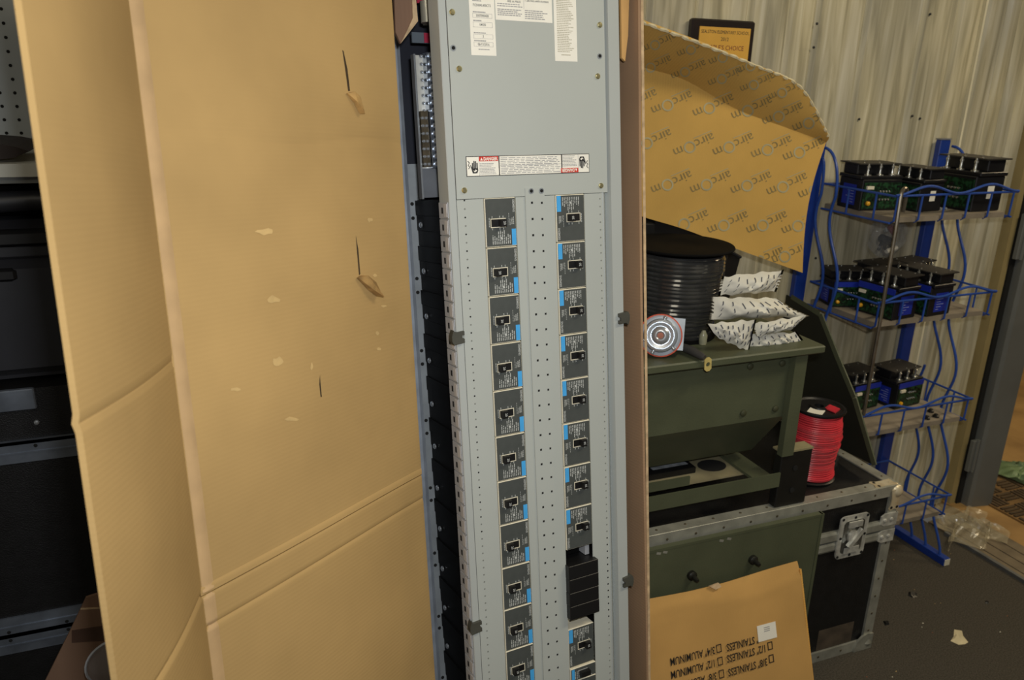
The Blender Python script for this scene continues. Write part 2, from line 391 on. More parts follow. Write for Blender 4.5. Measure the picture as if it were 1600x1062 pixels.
lg = bx('lug_body', (-.022, .075, P(.095)), (.03, .098, P(.145)), STEEL, lb, .003)
bx('lug_clamp', (-.026, .068, P(.128)), (-.01, .08, P(.15)), CHROME, lb, .002)
q = bx('label_plate', (-.05, .13, P(.246)), (.2, .134, P(.262)), SLATE, panel)
bx('crimson_label', (-.03, .1285, P(.2465)), (.2, .130, P(.2615)), MAROON, q)
q = bx('label_plate', (-.05, .14, P(.315)), (.2, .144, P(.335)), SLATE, panel)
bx('crimson_label', (-.035, .1385, P(.308)), (.2, .140, P(.334)), MAROON, q)
b2 = MB(); b2.tube([(-.03, .112, P(.273)), (-.03, .112, P(.305))], .010, 14); b2.box((-.03, .11, P(.273)), (.1, .13, P(.305))); b2.build('bus_stub', mat('tin plated bus', 'd9d4c0', .25, .7, .1, 20), panel, True)
# ---- deadfront cover
def plate(name, u0, u1, z0, z1, n0=0, m=PANELG, th=.002, par=None): return bx(name, (u0, -n0, P(z0)), (u1, -n0+th, P(z1)), m, par or panel)
plate('top_cover', -.0445, .226, .0, ZT, .0012)
fm = MB(); fm.prism([(-.057, .001, 0), (-.0558, 0, 0), (-.0455, 0, 0), (-.0455, .002, 0), (-.0552, .002, 0), (-.0552, .038, 0), (-.057, .038, 0)], (0, 0, P(ZT)))
fm.build('left_flange', PANELG2, panel)
fm = MB(); fm.prism([(.2155, .002, .0), (.2185, -.0005, 0), (.2285, .010, 0), (.2315, -.0035, 0), (.252, -.0035, 0), (.2535, -.002, 0), (.2535, .04, 0), (.2515, .04, 0), (.2515, .012, 0), (.2155, .012, 0)], (0, 0, P(ZT)))
fm.build('right_flange', PANELG2, panel)
plate('left_strip', -.0445, -.0008, -1.28, -.0008)
plate('right_strip', .1812, .2160, -1.28, -.0008)
cs = plate('centre_cover', .0553, .1252, -1.28, -.0008)
plate('centre_strip', .0715, .1060, -1.28, .013, .0022)
# pole tabs along the left flange
tm = MB(); tm.box((0, 0, .0008), (.0016, .034, .0246)); tm.cur = 1; tm.box((-.0006, .003, .003), (0, .013, .0225)); tm.cur = 2; tm.box((-.0006, .018, .008), (0, .023, .017))
to = tm.build('pole_tab', [TABM, mat('bright tab face', 'd2d1d0', .4, .2, .03, 20), HOLE], panel); to.matrix_local = M4.Translation((-.0590, .003, P(-.0254-.003)))
for k in range(1, 49): link('pole_tab', to.data, panel, None, M4.Translation((-.0590, .003, P(-.0254*(k+1)-.003))))
# punched holes and dimples
hp = MB()
def disc(u, z, r, n, sq=False):
    if sq: hp.box((u-r, -n-.0003, P(z)-r), (u+r, -n, P(z)+r))
    else: hp.lathe([(r, 0), (r, .0003)], 8, M4.Translation((u, -n, P(z))) @ M4.Rotation(math.pi/2, 4, 'X'))
for k in range(96):
    z = -.002-k*.0127
    if k % 2 == 0 and k < 44: hp.cur = 0
    else: hp.cur = 1
    disc(-.032, z, .0014, 0)
    hp.cur = 0 if 47 <= k <= 59 else 1
    disc(.2115, z-.008, .0013 if k < 44 or k > 60 else .0015, 0)
for k in range(49):
    hp.cur = 0; disc(.0828, -.0105-k*.0254, .0017, .0022, True)
    disc(.1005, -.0115-k*.0254, .0016, .0022, True)
hp.build('punched_holes', [HOLE, DIMP], panel, kind='stuff')
sq = MB(); sq.lathe([(.0045, 0), (.0045, .0018), (.0032, .003), (.0007, .0031)], 10, M4.Rotation(math.pi/2, 4, 'X'))
s1 = None
for u, z in ((-.0365, .266), (-.030, .188), (.217, .261), (.211, .183), (-.032, .013), (.213, .011)):
    mx = M4.Translation((u, -.0012 if u > -.04 else 0, P(z)))
    if s1 is None: s1 = sq.build('cover_screw', BRASSY, panel, True); s1.matrix_local = mx
    else: link('cover_screw', s1.data, panel, None, mx)
sh = MB(); sh.lathe([(.0045, 0), (.0045, .0008), (.003, .0009), (.003, .0002)], 12, M4.Rotation(math.pi/2, 4, 'X')); s2 = None
for u, z, n in ((-.0375, .217, .0012), (.216, .214, .0012), (.0822, .0075, .0022), (.1005, .0072, .0022)):
    mx = M4.Translation((u, -n, P(z)))
    if s2 is None: s2 = sh.build('hollow_screw', RAILM, panel, True); s2.matrix_local = mx
    else: link('hollow_screw', s2.data, panel, None, mx)
    d = MB(); d.lathe([(.0026, 0), (.0026, .001)], 10, M4.Rotation(math.pi/2, 4, 'X') ); d.build('screw_socket', HOLE, panel).matrix_local = mx
# clips on the cover edges
cm = MB(); cm.prism([(-.006, -.004, -.010), (.012, -.004, -.008), (.012, -.004, -.002), (.0085, -.004, .0), (.0085, -.004, .004), (.012, -.004, .004), (.012, -.004, .010), (-.002, -.004, .009), (-.006, -.004, .013), (-.009, -.004, .004), (-.009, -.004, -.004)], (0, .012, 0))
c0 = cm.build('edge_clip', CLIPM, panel); c0.matrix_local = M4.Translation((-.058, -.002, P(-.210)))
link('edge_clip', c0.data, panel, None, M4.Translation((-.055, -.002, P(-.699))))
for z in (-.212, -.698): link('edge_clip', c0.data, panel, None, M4.Translation((.2525, -.005, P(z))) @ M4.Rotation(math.pi, 4, 'Y'))
# ---- breakers
bb = MB(); bb.cbox((.0006, 0, -.0756), (.0539, .045, -.0004), .0008)
bb_me = None; BR = {}
def mesh_of(mb, name, m):
    me = bpy.data.meshes.new(name); me.from_pydata(mb.v, [], mb.f)
    for q in (m if isinstance(m, list) else [m]): me.materials.append(q)
    if isinstance(m, list): me.polygons.foreach_set('material_index', mb.mi)
    me.update(); return me
BR['body'] = mesh_of(bb, 'circuit_breaker', CREAM)
f = MB(); f.box((.0017, -.0006, -.0742), (.0528, .001, -.0016)); BR['face'] = mesh_of(f, 'face_plate', BRFACE)
f = MB()
for a, b in (((.0092, -.0458), (.0353, -.0446)), ((.0092, -.0328), (.0353, -.0316)), ((.0092, -.0446), (.0102, -.0328)), ((.0343, -.0446), (.0353, -.0328))): f.box((a[0], -.0012, a[1]), (b[0], -.0005, b[1]))
BR['frame'] = mesh_of(f, 'handle_frame', CREAM)
f = MB(); f.box((.0103, -.0009, -.0445), (.0342, -.0004, -.0329)); BR['slot'] = mesh_of(f, 'handle_slot', BLACKP)
f = MB(); f.prism([(-.006, 0, -.0056), (.006, 0, -.0056), (.0045, -.0085, -.0056), (-.0045, -.0085, -.0056)], (0, 0, .0112)); BR['handle'] = mesh_of(f, 'handle', BLACKP)
f = MB(); f.box((.0452, -.001, -.0741), (.0527, -.0005, -.0490)); BR['blue'] = mesh_of(f, 'blue_label', BLUEL)
f = MB(); bars(f, .0105, .0435, -.0715, -.0500, 10, -.0009, .4, .55, True, 5)
bars(f, .0060, .0080, -.0445, -.0300, 1, -.0009, .5, .1, True, 3); bars(f, .0400, .0440, -.0430, -.0215, 2, -.0009, .3, .6, True, 4)
bars(f, .045, .050, -.042, -.030, 3, -.0009, .5, .3, True, 9)
for x in (.012, .025, .031): f.box((x-.0005, -.0009, -.0308), (x+.0005, -.0007, -.0278)); f.box((x-.0005, -.0009, -.0492), (x+.0005, -.0007, -.0466))
f.lathe([(.0019, 0), (.0019, .0003)], 10, M4.Translation((.027, -.0007, -.0625)) @ M4.Rotation(math.pi/2, 4, 'X'))
BR['print'] = mesh_of(f, 'printed_data', PRINT)
sie = textmesh('SIEMENS', .0052, PRINT, 'CENTER', .00008); tw = textmesh('20', .0055, PRINT, 'CENTER', .0001)
def breaker(u, z, right, hx, name='circuit_breaker', off=0):
    R = M4.Translation((.0545, 0, -.0762)) @ M4.Rotation(math.pi, 4, 'Y') if right else M4.Identity(4)
    b = link(name, BR['body'], panel, None, M4.Translation((u, -.0012+off, P(z))) @ R)
    for k in ('face', 'frame', 'slot', 'blue', 'print'): link(BR[k].name, BR[k], b)
    link('handle', BR['handle'], b, None, M4.Translation((hx, -.0009, -.0387)))
    link('lettering', sie, b, None, M4.Translation((.0497, -.0009, -.0135)) @ FRONT @ M4.Rotation(-math.pi/2, 4, 'Z'))
    link('lettering', tw, b, None, M4.Translation((hx+.0005, -.0098, -.0387)) @ FRONT @ M4.Rotation(-math.pi/2, 4, 'Z'))
    return b
for k in range(16): breaker(0, -.0762*k, False, .0285 if k == 0 else .0165)
for k in range(8): breaker(.1262, -.0762*k, True, .0275 if k == 0 else .0165)
breaker(.1262, -.762, True, .0165, off=.004)
# single-pole breakers below
f1 = MB(); f1.cbox((.0006, 0, -.0250), (.0539, .045, -.0004), .0008)
f2 = MB(); f2.box((.0017, -.0006, -.0238), (.0528, .001, -.0016)); f3 = MB(); bars(f3, .0085, .019, -.022, -.004, 3, -.0009, .4, .2, True, 2); f3.box((.0175, -.001, -.0185), (.036, -.0007, -.0175)); f3.box((.0175, -.001, -.0075), (.036, -.0007, -.0065)); bars(f3, .022, .05, -.0235, -.0205, 2, -.0009, .4, .2, False, 2, True)
f4 = MB(); f4.box((.0030, -.001, -.0232), (.0085, -.0005, -.0022)); f5 = MB(); f5.box((.0185, -.009, -.0172), (.038, 0, -.0080))
sp = [mesh_of(f1, 'single_pole_breaker', CREAM), mesh_of(f2, 'face_plate', BRFACE), mesh_of(f3, 'printed_data', PRINT), mesh_of(f4, 'blue_label', BLUEL), mesh_of(f5, 'handle', BLACKP)]
for k in range(14):
    b = link('single_pole_breaker', sp[0], panel, None, M4.Translation((.1262, -.0012, P(-.8382-.0254*k))))
    for me in sp[1:]: link(me.name, me, b)
# black filler blocks, the dark gap above and the pale gap below
fb = MB(); fb.cbox((-.0025, -.012, -.0253), (.058, .03, -.0001), .0008); fo = None
for k in range(4):
    mx = M4.Translation((.1262+.0003*(k % 2), 0, P(-.6350-.0254*k)))
    if fo is None: fo = fb.build('filler_block', BLACKP, panel); fo.matrix_local = mx
    else: link('filler_block', fo.data, panel, None, mx)
bx('pole_recess', (.1262, .03, P(-.635)), (.1707, .034, P(-.6096)), BLACKM, panel)
bx('bus_stab', (.172, .012, P(-.634)), (.1805, .032, P(-.611)), TABM, panel)
bx('pale_recess', (.1262, .028, P(-.762)), (.1805, .032, P(-.7366)), CREAM, panel)
# ---- labels on the cover
def label(name, u0, u1, z0, z1, m=WHITEL, n=.0012, t=.0004): return plate(name, u0, u1, z0, z1, n+t, m, t)
LN = -.0018
lab = label('rating_label', -.009, .032, .208, .46)
f = MB()
for i, (zt, zb) in enumerate(((.282, .274), (.2665, .2605), (.2545, .2475), (.2375, .2315), (.2265, .2205))):
    if i:
        for a, b in (((-.004, zt), (.0275, zt+.0003)), ((-.004, zb), (.0275, zb+.0003)), ((-.004, zb), (-.0037, zt)), ((.0272, zb), (.0275, zt))): f.box((a[0], LN, P(a[1])), (b[0], LN+.0002, P(b[1])))
    bars(f, -.0035, .018, P(zt+.001), P(zt+.0032), 1, LN, .7, .4, False, i, True)
bars(f, .003, .022, P(.2155), P(.2175), 1, LN, .6, .2, False, 8, True)
f.build('printed_lines', INKG, lab)
for s, z in (('F12N04L400CTS', .278), ('3007000400', .2635), ('04020', .251), ('3', .2345), ('06/13/2016', .2235)): text(s, .0052, INK, lab, .0115, LN-.0001, P(z), 0, 'CENTER', .8)
lab = label('specification_label', .0335, .1305, .2595, .46)
f = MB(); bars(f, .037, .078, P(.2655), P(.276), 4, LN, .5, .2, False, 1, True); bars(f, .083, .126, P(.2625), P(.2765), 5, LN, .45, .3, False, 2, True)
bars(f, .083, .127, P(.293), P(.305), 4, LN, .5, .2, False, 3, True); f.box((.0815, LN, P(.277)), (.0818, LN+.0002, P(.306))); bars(f, .037, .08, P(.278), P(.284), 2, LN, .4, .4, False, 7, True)
f.build('printed_lines', INKG, lab)
text('P2', .006, INK, lab, .0425, LN-.0001, P(.2935)); text('480Y/277V AC 3P', .0047, INK, lab, .0645, LN-.0001, P(.293)); text('400 A MAX', .0047, INK, lab, .065, LN-.0001, P(.2865))
text('1 200 MAX AMPS IN MAIN', .0042, INK, lab, .104, LN-.0001, P(.289), 0, 'CENTER', .85)
lab = label('instruction_label', .1335, .174, .204, .46)
f = MB(); bars(f, .1385, .169, P(.217), P(.305), 34, LN, .42, .35, False, 4, True); bars(f, .145, .162, P(.2125), P(.2145), 1, LN, .6, .1, False, 4, True); f.build('printed_lines', INKO, lab)
# danger label
dl = label('danger_label', -.0268, .1915, .0328, .0628, INK, .0012, .0004)
D2 = -.0019
for a, b in ((-.0258, .0275), (.0293, .1385), (.1405, .1905)):
    bx('white_field', (a, D2, P(.0338)), (b, D2+.0003, P(.0618)), WHITEL, dl)
def danger(u, z, rot, par):
    s = -1 if rot else 1
    def R(x, zz): return u+s*x, z+s*zz
    def qbox(mb, x0, z0, x1, z1, y=D2-.0003):
        a = R(x0, z0); b = R(x1, z1); mb.box((min(a[0], b[0]), y, P(min(a[1], b[1]))), (max(a[0], b[0]), y+.0003, P(max(a[1], b[1]))))
    mb = MB(); qbox(mb, .0205, .0215, .0528, .0285); mb.build('red_band', REDL, par)
    c = R(.0395, .0247); text('DANGER', .0068, WHITEL, par, c[0], D2-.0005, P(c[1]), math.pi if rot else 0, 'CENTER', .85, .00022)
    mb = MB(); t = [R(.0225, .0228), R(.0267, .0228), R(.0246, .0270)]; mb.prism([(x, D2-.0005, P(zz)) for x, zz in t], (0, .0002, 0)); mb.build('warning_triangle', WHITEL, par)
    mb = MB(); qbox(mb, .0202, .0005, .0205, .0285); a = R(.0215, .019); b = R(.05, .0015)
    bars(mb, min(a[0], b[0]), max(a[0], b[0]), P(min(a[1], b[1])), P(max(a[1], b[1])), 8, D2-.0003, .4, .35, False, 11, True); mb.build('printed_lines', INKG, par)
    mb = MB()                                     # hand: palm, cuff, four fingers, thumb; and the zig-zag current mark
    for i, (x, h) in enumerate(((.0095, .0195), (.0120, .0225), (.0145, .0220), (.0170, .0195))): qbox(mb, x-.0009, .010, x+.0009, h)
    pts = [R(x, q) for x, q in ((.0085, .0115), (.018, .0115), (.0185, .008), (.0165, .004), (.0095, .004), (.0080, .008))]
    mb.prism([(x, D2-.0003, P(zz)) for x, zz in pts], (0, .0003, 0))
    pts = [R(x, q) for x, q in ((.0085, .0125), (.0065, .0165), (.0058, .0160), (.0075, .0085))]
    mb.prism([(x, D2-.0003, P(zz)) for x, zz in pts], (0, .0003, 0))
    zz = [(.0015, .0225), (.0045, .0195), (.0022, .0160), (.0048, .0135), (.0025, .0105)]
    for (x0, z0), (x1, z1) in zip(zz, zz[1:]):
        p0, p1 = R(x0, z0), R(x1, z1); mb.tube([(p0[0], D2, P(p0[1])), (p1[0], D2, P(p1[1]))], .0006, 5)
    mb.build('shock_symbol', INK, par)
    mb = MB(); pts = [R(x, q) for x, q in ((.010, .0085), (.013, .0075), (.014, .0098), (.017, .0080), (.0145, .0065), (.0125, .0055))]
    mb.prism([(x, D2-.0005, P(zz)) for x, zz in pts], (0, .0003, 0)); mb.build('shock_flash', WHITEL, par)
danger(-.0258, .0335, False, dl); danger(.1905, .0625, True, dl)
f = MB(); bars(f, .0310, .1370, P(.0350), P(.0605), 10, D2-.0003, .36, .12, False, 12, True); f.box((.030, D2-.0003, P(.0478)), (.1378, D2, P(.0481))); f.build('printed_lines', INKG, dl)
# ================================================================== CARTON round the panel
CM = PM.copy()
carton = thing('cardboard_carton', 'long brown cardboard carton opened around the grey panelboard with its lid swung out', 'carton', CM)
U0, N0, AL, A2, WF, WL, LTOP = -.1175, -.04, math.radians(32.5), math.radians(69), .427, .243, .66
def groove(z, c, w=.006): return max(0, 1-abs(z-c)/w)
ZL = sorted({round(-1.275+(LTOP+1.275)*i/70, 4) for i in range(71)} | {round(c+k*.0018, 4) for c in (-.430, -.473, .085, -.155) for k in range(-6, 7)})
def zt_(t):
    x = t*(len(ZL)-1); i = min(int(x+1e-6), len(ZL)-2); return ZL[i]+(ZL[i+1]-ZL[i])*(x-i)
def lidf(s, t):
    z = zt_(t); d = WF*s
    dn = .0045*groove(z, -.4275, .0045) - .0045*groove(z, -.433, .0045) - .0038*groove(z, -.473, .005) - .0022*groove(z, .085+.006*math.sin(9*s), .012)*(1-s*.8) + .003*math.sin(3*z+2*s) + .0035*math.sin(5*s+1.3)*math.sin(2*z)
    return (U0-d*math.cos(AL)+dn*-math.sin(AL)*0, -N0-d*math.sin(AL)-dn*math.cos(AL), P(z))
def lid_n(): return V((math.sin(AL)*1, -math.cos(AL), 0))
lid = MB()
rows = len(ZL)-1
lid.grid(lambda s, t: lidf(s, t), 24, rows, .0055); lid_o = lid.build('lid', CB_LID, carton, True)
FU, FN = U0-WF*math.cos(AL), N0+WF*math.sin(AL)
def flapf(s, t):
    z = zt_(t); d = WL*s*(1+.012*math.sin(4*z+1))
    dn = -.004*groove(z, -.431, .006) - .002*groove(z, -.155, .008) + .005*math.sin(2.2*z+.5)*s + .006*math.sin(math.pi*s)
    b = s**.7
    return (FU-d*math.cos(A2)+dn*math.sin(A2), -FN-d*math.sin(A2)+(-dn*math.cos(A2)), P(z))
fl_ = MB(); fl_.grid(flapf, 14, rows, .0055); fl_o = fl_.build('tuck_flap', CB_LID, carton, True)
# folded score along the lid's outer edge
sc = MB(); LV = V((math.sin(AL), -math.cos(AL), 0))
sc.grid(lambda a, t: V(lidf(1-.018/WF+.016/WF*a, t))+LV*(.0058+.0012*math.sin(math.pi*a)), 6, rows); sc.build('score_line', mat('rubbed kraft fold', 'b3946a', .85, 0, .06, 30), lid_o, True)
# tray walls
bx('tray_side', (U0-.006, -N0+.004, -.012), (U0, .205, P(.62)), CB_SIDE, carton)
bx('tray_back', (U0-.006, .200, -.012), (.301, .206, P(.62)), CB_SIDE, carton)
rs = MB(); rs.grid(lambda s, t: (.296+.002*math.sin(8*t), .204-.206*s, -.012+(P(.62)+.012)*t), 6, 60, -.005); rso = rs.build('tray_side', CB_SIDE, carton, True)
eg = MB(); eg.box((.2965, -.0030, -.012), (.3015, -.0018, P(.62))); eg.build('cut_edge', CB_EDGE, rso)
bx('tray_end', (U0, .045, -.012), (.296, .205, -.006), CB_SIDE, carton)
tf = MB(); tf.prism([(.268, .012, P(.215)), (.2745, .012, P(.210)), (.281, .012, P(.25)), (.2855, .012, P(.33)), (.287, .012, P(.60)), (.268, .012, P(.60))], (0, .005, 0)); tf.build('inner_flap', mat('kraft flap inside', 'c49a60', .85, 0, .08, 10), carton)
tf = MB(); a = [pan(*p, -.06) for p in ((616, -10), (618, 50), (626, 68), (640, 50), (653, 33), (650, 0), (645, -25))]
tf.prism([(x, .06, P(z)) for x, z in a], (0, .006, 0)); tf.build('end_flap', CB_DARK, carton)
tf = MB(); a = [pan(*p, -.058) for p in ((626, 68), (640, 50), (653, 33), (650, 0), (644, 0), (645, 28), (636, 48))]
tf.prism([(x, .0575, P(z)) for x, z in a], (0, .0018, 0)); tf.build('torn_edge', CB_EDGE, carton)
# tears, dents and scuffs on the lid
LQ = PO + PU*U0 + PN*N0; LD = -PU*math.cos(AL)+PN*math.sin(AL); LNORM = LD.cross(PW)
LNORM = LNORM if LNORM.dot(CAM-LQ) > 0 else -LNORM
PMI = PM.inverted()
lid_bvh = BVHTree.FromPolygons([V(v) for v in lid.v], lid.f)
def lidpt(u, v, off=.0005):
    d = PMI.to_3x3() @ ray(u, v); h = lid_bvh.ray_cast(PMI @ CAM, d.normalized())
    return h[0] - d.normalized()*off
def poly_on_lid(pts, name, m, off=.0006):
    a = [lidpt(*p, off) for p in pts]; c = sum(a, V())/len(a); mb = MB()
    mb.add([c]+a, [(0, i+1, (i+1) % len(a)+1) for i in range(len(a))]); return mb.build(name, m, lid_o)
SLIT = mat('dark slit', '3a2c18', .9, 0, .1, 20); TORN = mat('torn kraft liner', '9c7c4a', .9, 0, .25, 50); SCUFF = mat('rubbed kraft', 'c0a26c', .85, 0, .1, 40)
for pts in ([(535, 78), (539, 105), (544, 142), (547, 142), (543, 108), (537, 80)], [(556, 367), (558, 395), (561, 430), (563, 428), (560, 390)], [(500, 585), (499, 600), (501, 620), (503, 620), (501, 600)]):
    poly_on_lid(pts, 'tear_slit', SLIT)
for pts, lift in (([(541, 146), (547, 144), (556, 152), (566, 172), (562, 178), (552, 160)], .010), ([(557, 434), (563, 430), (576, 440), (590, 455), (588, 463), (576, 454)], .016)):
    a = [lidpt(*p, .001) for p in pts]; nl_ = PMI.to_3x3() @ LNORM; mb = MB()
    n = len(a); b = [p + nl_*(lift*(.25+.75*abs(math.sin(i*1.1)))) for i, p in enumerate(a)]
    mb.add(a+b, [(i, (i+1) % n, n+(i+1) % n, n+i) for i in range(n)]+[tuple(range(n, 2*n))]); mb.build('torn_tab', TORN, lid_o)
rn = random.Random(3)
for (u, v, w, h) in ((415, 362, 26, 10), (428, 468, 18, 12), (434, 565, 14, 14), (578, 343, 8, 8), (455, 655, 20, 7), (586, 430, 6, 5), (368, 608, 16, 6), (592, 545, 6, 6), (600, 478, 8, 4), (590, 520, 5, 6), (487, 572, 4, 10)):
    pts = [(u+w*.6*math.cos(q)*rn.uniform(.6, 1.1), v+h*.6*math.sin(q)*rn.uniform(.5, 1.1)) for q in [i*math.pi/5 for i in range(10)]]
    poly_on_lid(pts, 'scuff', SCUFF, .0007)
# ================================================================== PRINTED CARDBOARD SHEET
def interp(pts, t):
    n = len(pts)-1; x = min(max(t*n, 0), n-1e-6); i = int(x); f = x-i
    return V(pts[i])*(1-f)+V(pts[i+1])*f
def spl(pts, t):
    n = len(pts)-1; x = min(max(t*n, 0), n-1e-6); i = int(x); f = x-i
    p = [V(pts[max(0, min(n, i+k))]) for k in (-1, 0, 1, 2)]
    return .5*((2*p[1])+(p[2]-p[0])*f+(2*p[0]-5*p[1]+4*p[2]-p[3])*f*f+(3*p[1]-p[0]-3*p[2]+p[3])*f**3)
Bp = [AY(u, v, 1.655) for u, v in ((930, 312), (1003, 338), (1066, 357), (1130, 381), (1190, 403), (1254, 426))]
Cp = [AY(u, v, 1.66) for u, v in ((925, 70), (1000, 103), (1070, 125), (1150, 170), (1225, 198), (1291, 222))]
Tp = [AY(u, v, y) for u, v, y in ((930, 5, 1.53), (1000, 33, 1.535), (1095, 68, 1.55), (1180, 102, 1.575), (1252, 137, 1.60), (1295, 212, 1.64))]
def airf(s, t):
    b, c, tp = spl(Bp, s), spl(Cp, s), spl(Tp, s)
    if t < .7:
        q = t/.7; p = b+(c-b)*q
        e = s*1.0
        if s > .9: p.x -= .026*math.sin(math.pi*q)*(s-.9)/.1
        p.y += .004*math.sin(5*s+2*q)*math.sin(math.pi*q) - .004*math.sin(math.pi*q)
    else: q = (t-.7)/.3; p = c+(tp-c)*q; p.y += -.004*math.sin(math.pi*q)
    return p
am = MB(); am.grid(airf, 60, 60, .006); air = tag(am.build('cardboard_sheet', CB_AIR, None, True), 'bent yellow-brown cardboard sheet printed with repeated ring logos, propped before the wood wall', 'cardboard')
et = MB(); et.tube([V(airf(i/80, 1))+V((0, .003, .001*math.sin(i*1.7))) for i in range(81)], [.0035+.0012*math.sin(i*2.3) for i in range(81)], 6); et.build('frayed_edge', mat('frayed paper edge', 'cfc3a0', .9, 0, .15, 50), air)
bvh = BVHTree.FromPolygons([V(v) for v in am.v], am.f)
def print_px(parent, name, m, verts2, faces, bv, off=.0012):
    vs = []; ok = []
    for u, v in verts2:
        d = ray(u, v).normalized(); h = bv.ray_cast(CAM, d)
        ok.append(h[0] is not None); vs.append(h[0]-d*off if h[0] is not None else V())
    fs = [f for f in faces if all(ok[i] for i in f)]
    if not fs: return None
    used = sorted({i for f in fs for i in f}); mp = {k: i for i, k in enumerate(used)}
    mb = MB(); mb.add([vs[k] for k in used], [tuple(mp[i] for i in f) for f in fs]); return mb.build(name, m, parent)
LOGOG = mat('grey-brown logo ink', '8b7d55', .6, 0, .1, 30); RINGG = mat('pale grey logo ink', 'b0a987', .6, 0, .1, 30)
ta = textmesh('airc', 20, LOGOG, 'RIGHT', -.12); tm_ = textmesh('m', 20, LOGOG, 'LEFT', -.12)
sl = math.radians(23)
def place2(x, y, cx, cy, k=1):
    x, y = -x*k, -y*k                       # upside down
    c, s = math.cos(sl), math.sin(sl); return cx+x*c-y*s*1.0, cy-(x*s+y*c)
rings = [(153, 397), (310, 408), (455, 418), (572, 440), (685, 465), (75, 540), (236, 555), (385, 555), (530, 565), (650, 575), (152, 697), (300, 697), (453, 700), (588, 705), (708, 717), (215, 845), (365, 850), (512, 850), (645, 852),
         (88, 255), (218, 272), (357, 298), (478, 320), (585, 350), (360, 218), (240, 188), (105, 170), (465, 250), (20, 390), (595, 968), (500, 985), (-70, 500)]
for rx, ry in rings:
    cx, cy = 980+rx/2.4147, ry/2.4147
    k = 1.08 if ry > 380 else .92
    vv = [place2(x.co.x-9, x.co.y-1, cx, cy, k) for x in ta.vertices]; print_px(air, 'logo_lettering', LOGOG, vv, [tuple(p.vertices) for p in ta.polygons], bvh)
    vv = [place2(x.co.x+9.5, x.co.y-1, cx, cy, k) for x in tm_.vertices]; print_px(air, 'logo_lettering', LOGOG, vv, [tuple(p.vertices) for p in tm_.polygons], bvh)
    n = 24; vv = [place2(q*math.cos(2*math.pi*i/n), q*math.sin(2*math.pi*i/n), cx, cy, k) for q in (8.6, 6.4) for i in range(n)]
    print_px(air, 'logo_ring', RINGG, vv, [(i, (i+1) % n, n+(i+1) % n, n+i) for i in range(n)], bvh)
    vv = [place2(x, y, cx, cy, k) for i in range(6) for x, y in ((-38+i*5.6, -9.2), (-38+i*5.6, -10.2))]
    print_px(air, 'logo_bar', RINGG, vv, [(2*i, 2*i+2, 2*i+3, 2*i+1) for i in range(5)], bvh)
# ================================================================== PLAQUE on the wall
pc = AY(1082, 26, 1.872)
pq = thing('award_plaque', 'dark wooden award plaque with a gold plate hung on the wood-look wall', 'plaque', loc=(1.325, YWALL-.012, 1.545))
mb = MB(); mb.cbox((-.098, -.02, -.02), (.098, 0, .105), .004); mb.build('board', PLAQW, pq)
gp = bx('gold_plate', (-.076, -.0225, 0), (.082, -.0195, .086), GOLDP, pq)
text('SEALSTON ELEMENTARY SCHOOL', .0115, INK, gp, .003, -.0228, .074, 0, 'CENTER', .84); text('2012', .0125, INK, gp, .003, -.0228, .057); text("PEOPLE'S CHOICE", .0165, MARINK, gp, .003, -.0228, .036, 0, 'CENTER', .95)
# ================================================================== FLIGHT CASE (right)
CX0, CX1, CY0, CY1, CH = .72, 1.655, 1.354, 1.84, .512
case = thing('flight_case', 'black laminate flight case with aluminium edging, standing on the carpet under the olive hopper', 'flight case', loc=((CX0+CX1)/2, CY0, 0))
ox = (CX0+CX1)/2
def cb(name, a, b, m, par=case, c=0): return bx(name, (a[0]-ox, a[1]-CY0, a[2]), (b[0]-ox, b[1]-CY0, b[2]), m, par, c)
cb('body', (CX0+.006, CY0+.006, .006), (CX1-.006, CY1-.006, .372), LAM); cb('lid', (CX0+.006, CY0+.006, .388), (CX1-.006, CY1-.006, CH-.003), LAM)
E = .031; t = .006
def angle(name, a, b): return cb(name, a, b, ALU)
D_ = CY1-CY0; XA, XB = CX0-ox, CX1-ox
def lprof(pts, vec): q = MB(); q.prism(pts, vec); return q.build('edge_extrusion', ALU, case)
for y, sg in ((0, 1), (D_, -1)):
    lprof([(XA, y, CH-E), (XA, y, CH-.001), (XA, y+sg*.001, CH), (XA, y+sg*E, CH), (XA, y+sg*E, CH-.004), (XA, y+sg*t, CH-.006), (XA, y+sg*t, CH-E)], (XB-XA, 0, 0))
    lprof([(XA, y, E), (XA, y, 0), (XA, y+sg*E, 0), (XA, y+sg*E, .004), (XA, y+sg*t, .006), (XA, y+sg*t, E)], (XB-XA, 0, 0))
for x, sg in ((XB, -1), (XA, 1)):
    lprof([(x-sg*.0006, E, CH-E), (x-sg*.0006, E, CH+.0004), (x+sg*E, E, CH+.0004), (x+sg*E, E, CH-.004), (x+sg*t, E, CH-.006), (x+sg*t, E, CH-E)], (0, D_-2*E, 0))
    lprof([(x, t, E), (x, t, 0), (x+sg*t, t, 0), (x+sg*t, t, E)], (0, D_-2*t, 0))
    for y, sy in ((0, 1), (D_, -1)):
        lprof([(x-sg*.0006, y-sy*.0008, E), (x+sg*E, y-sy*.0008, E), (x+sg*E, y+sy*t, E), (x+sg*t, y+sy*t, E), (x+sg*t, y+sy*E, E), (x-sg*.0006, y+sy*E, E)], (0, 0, CH-2*E))
mb = MB(); mb.prism([(CX0-ox, -.001, .352), (CX0-ox, -.004, .358), (CX0-ox, -.004, .372), (CX0-ox, -.001, .378), (CX0-ox, .012, .378), (CX0-ox, .012, .352)], (CX1-CX0, 0, 0)); mb.build('lid_valance', ALUD, case)
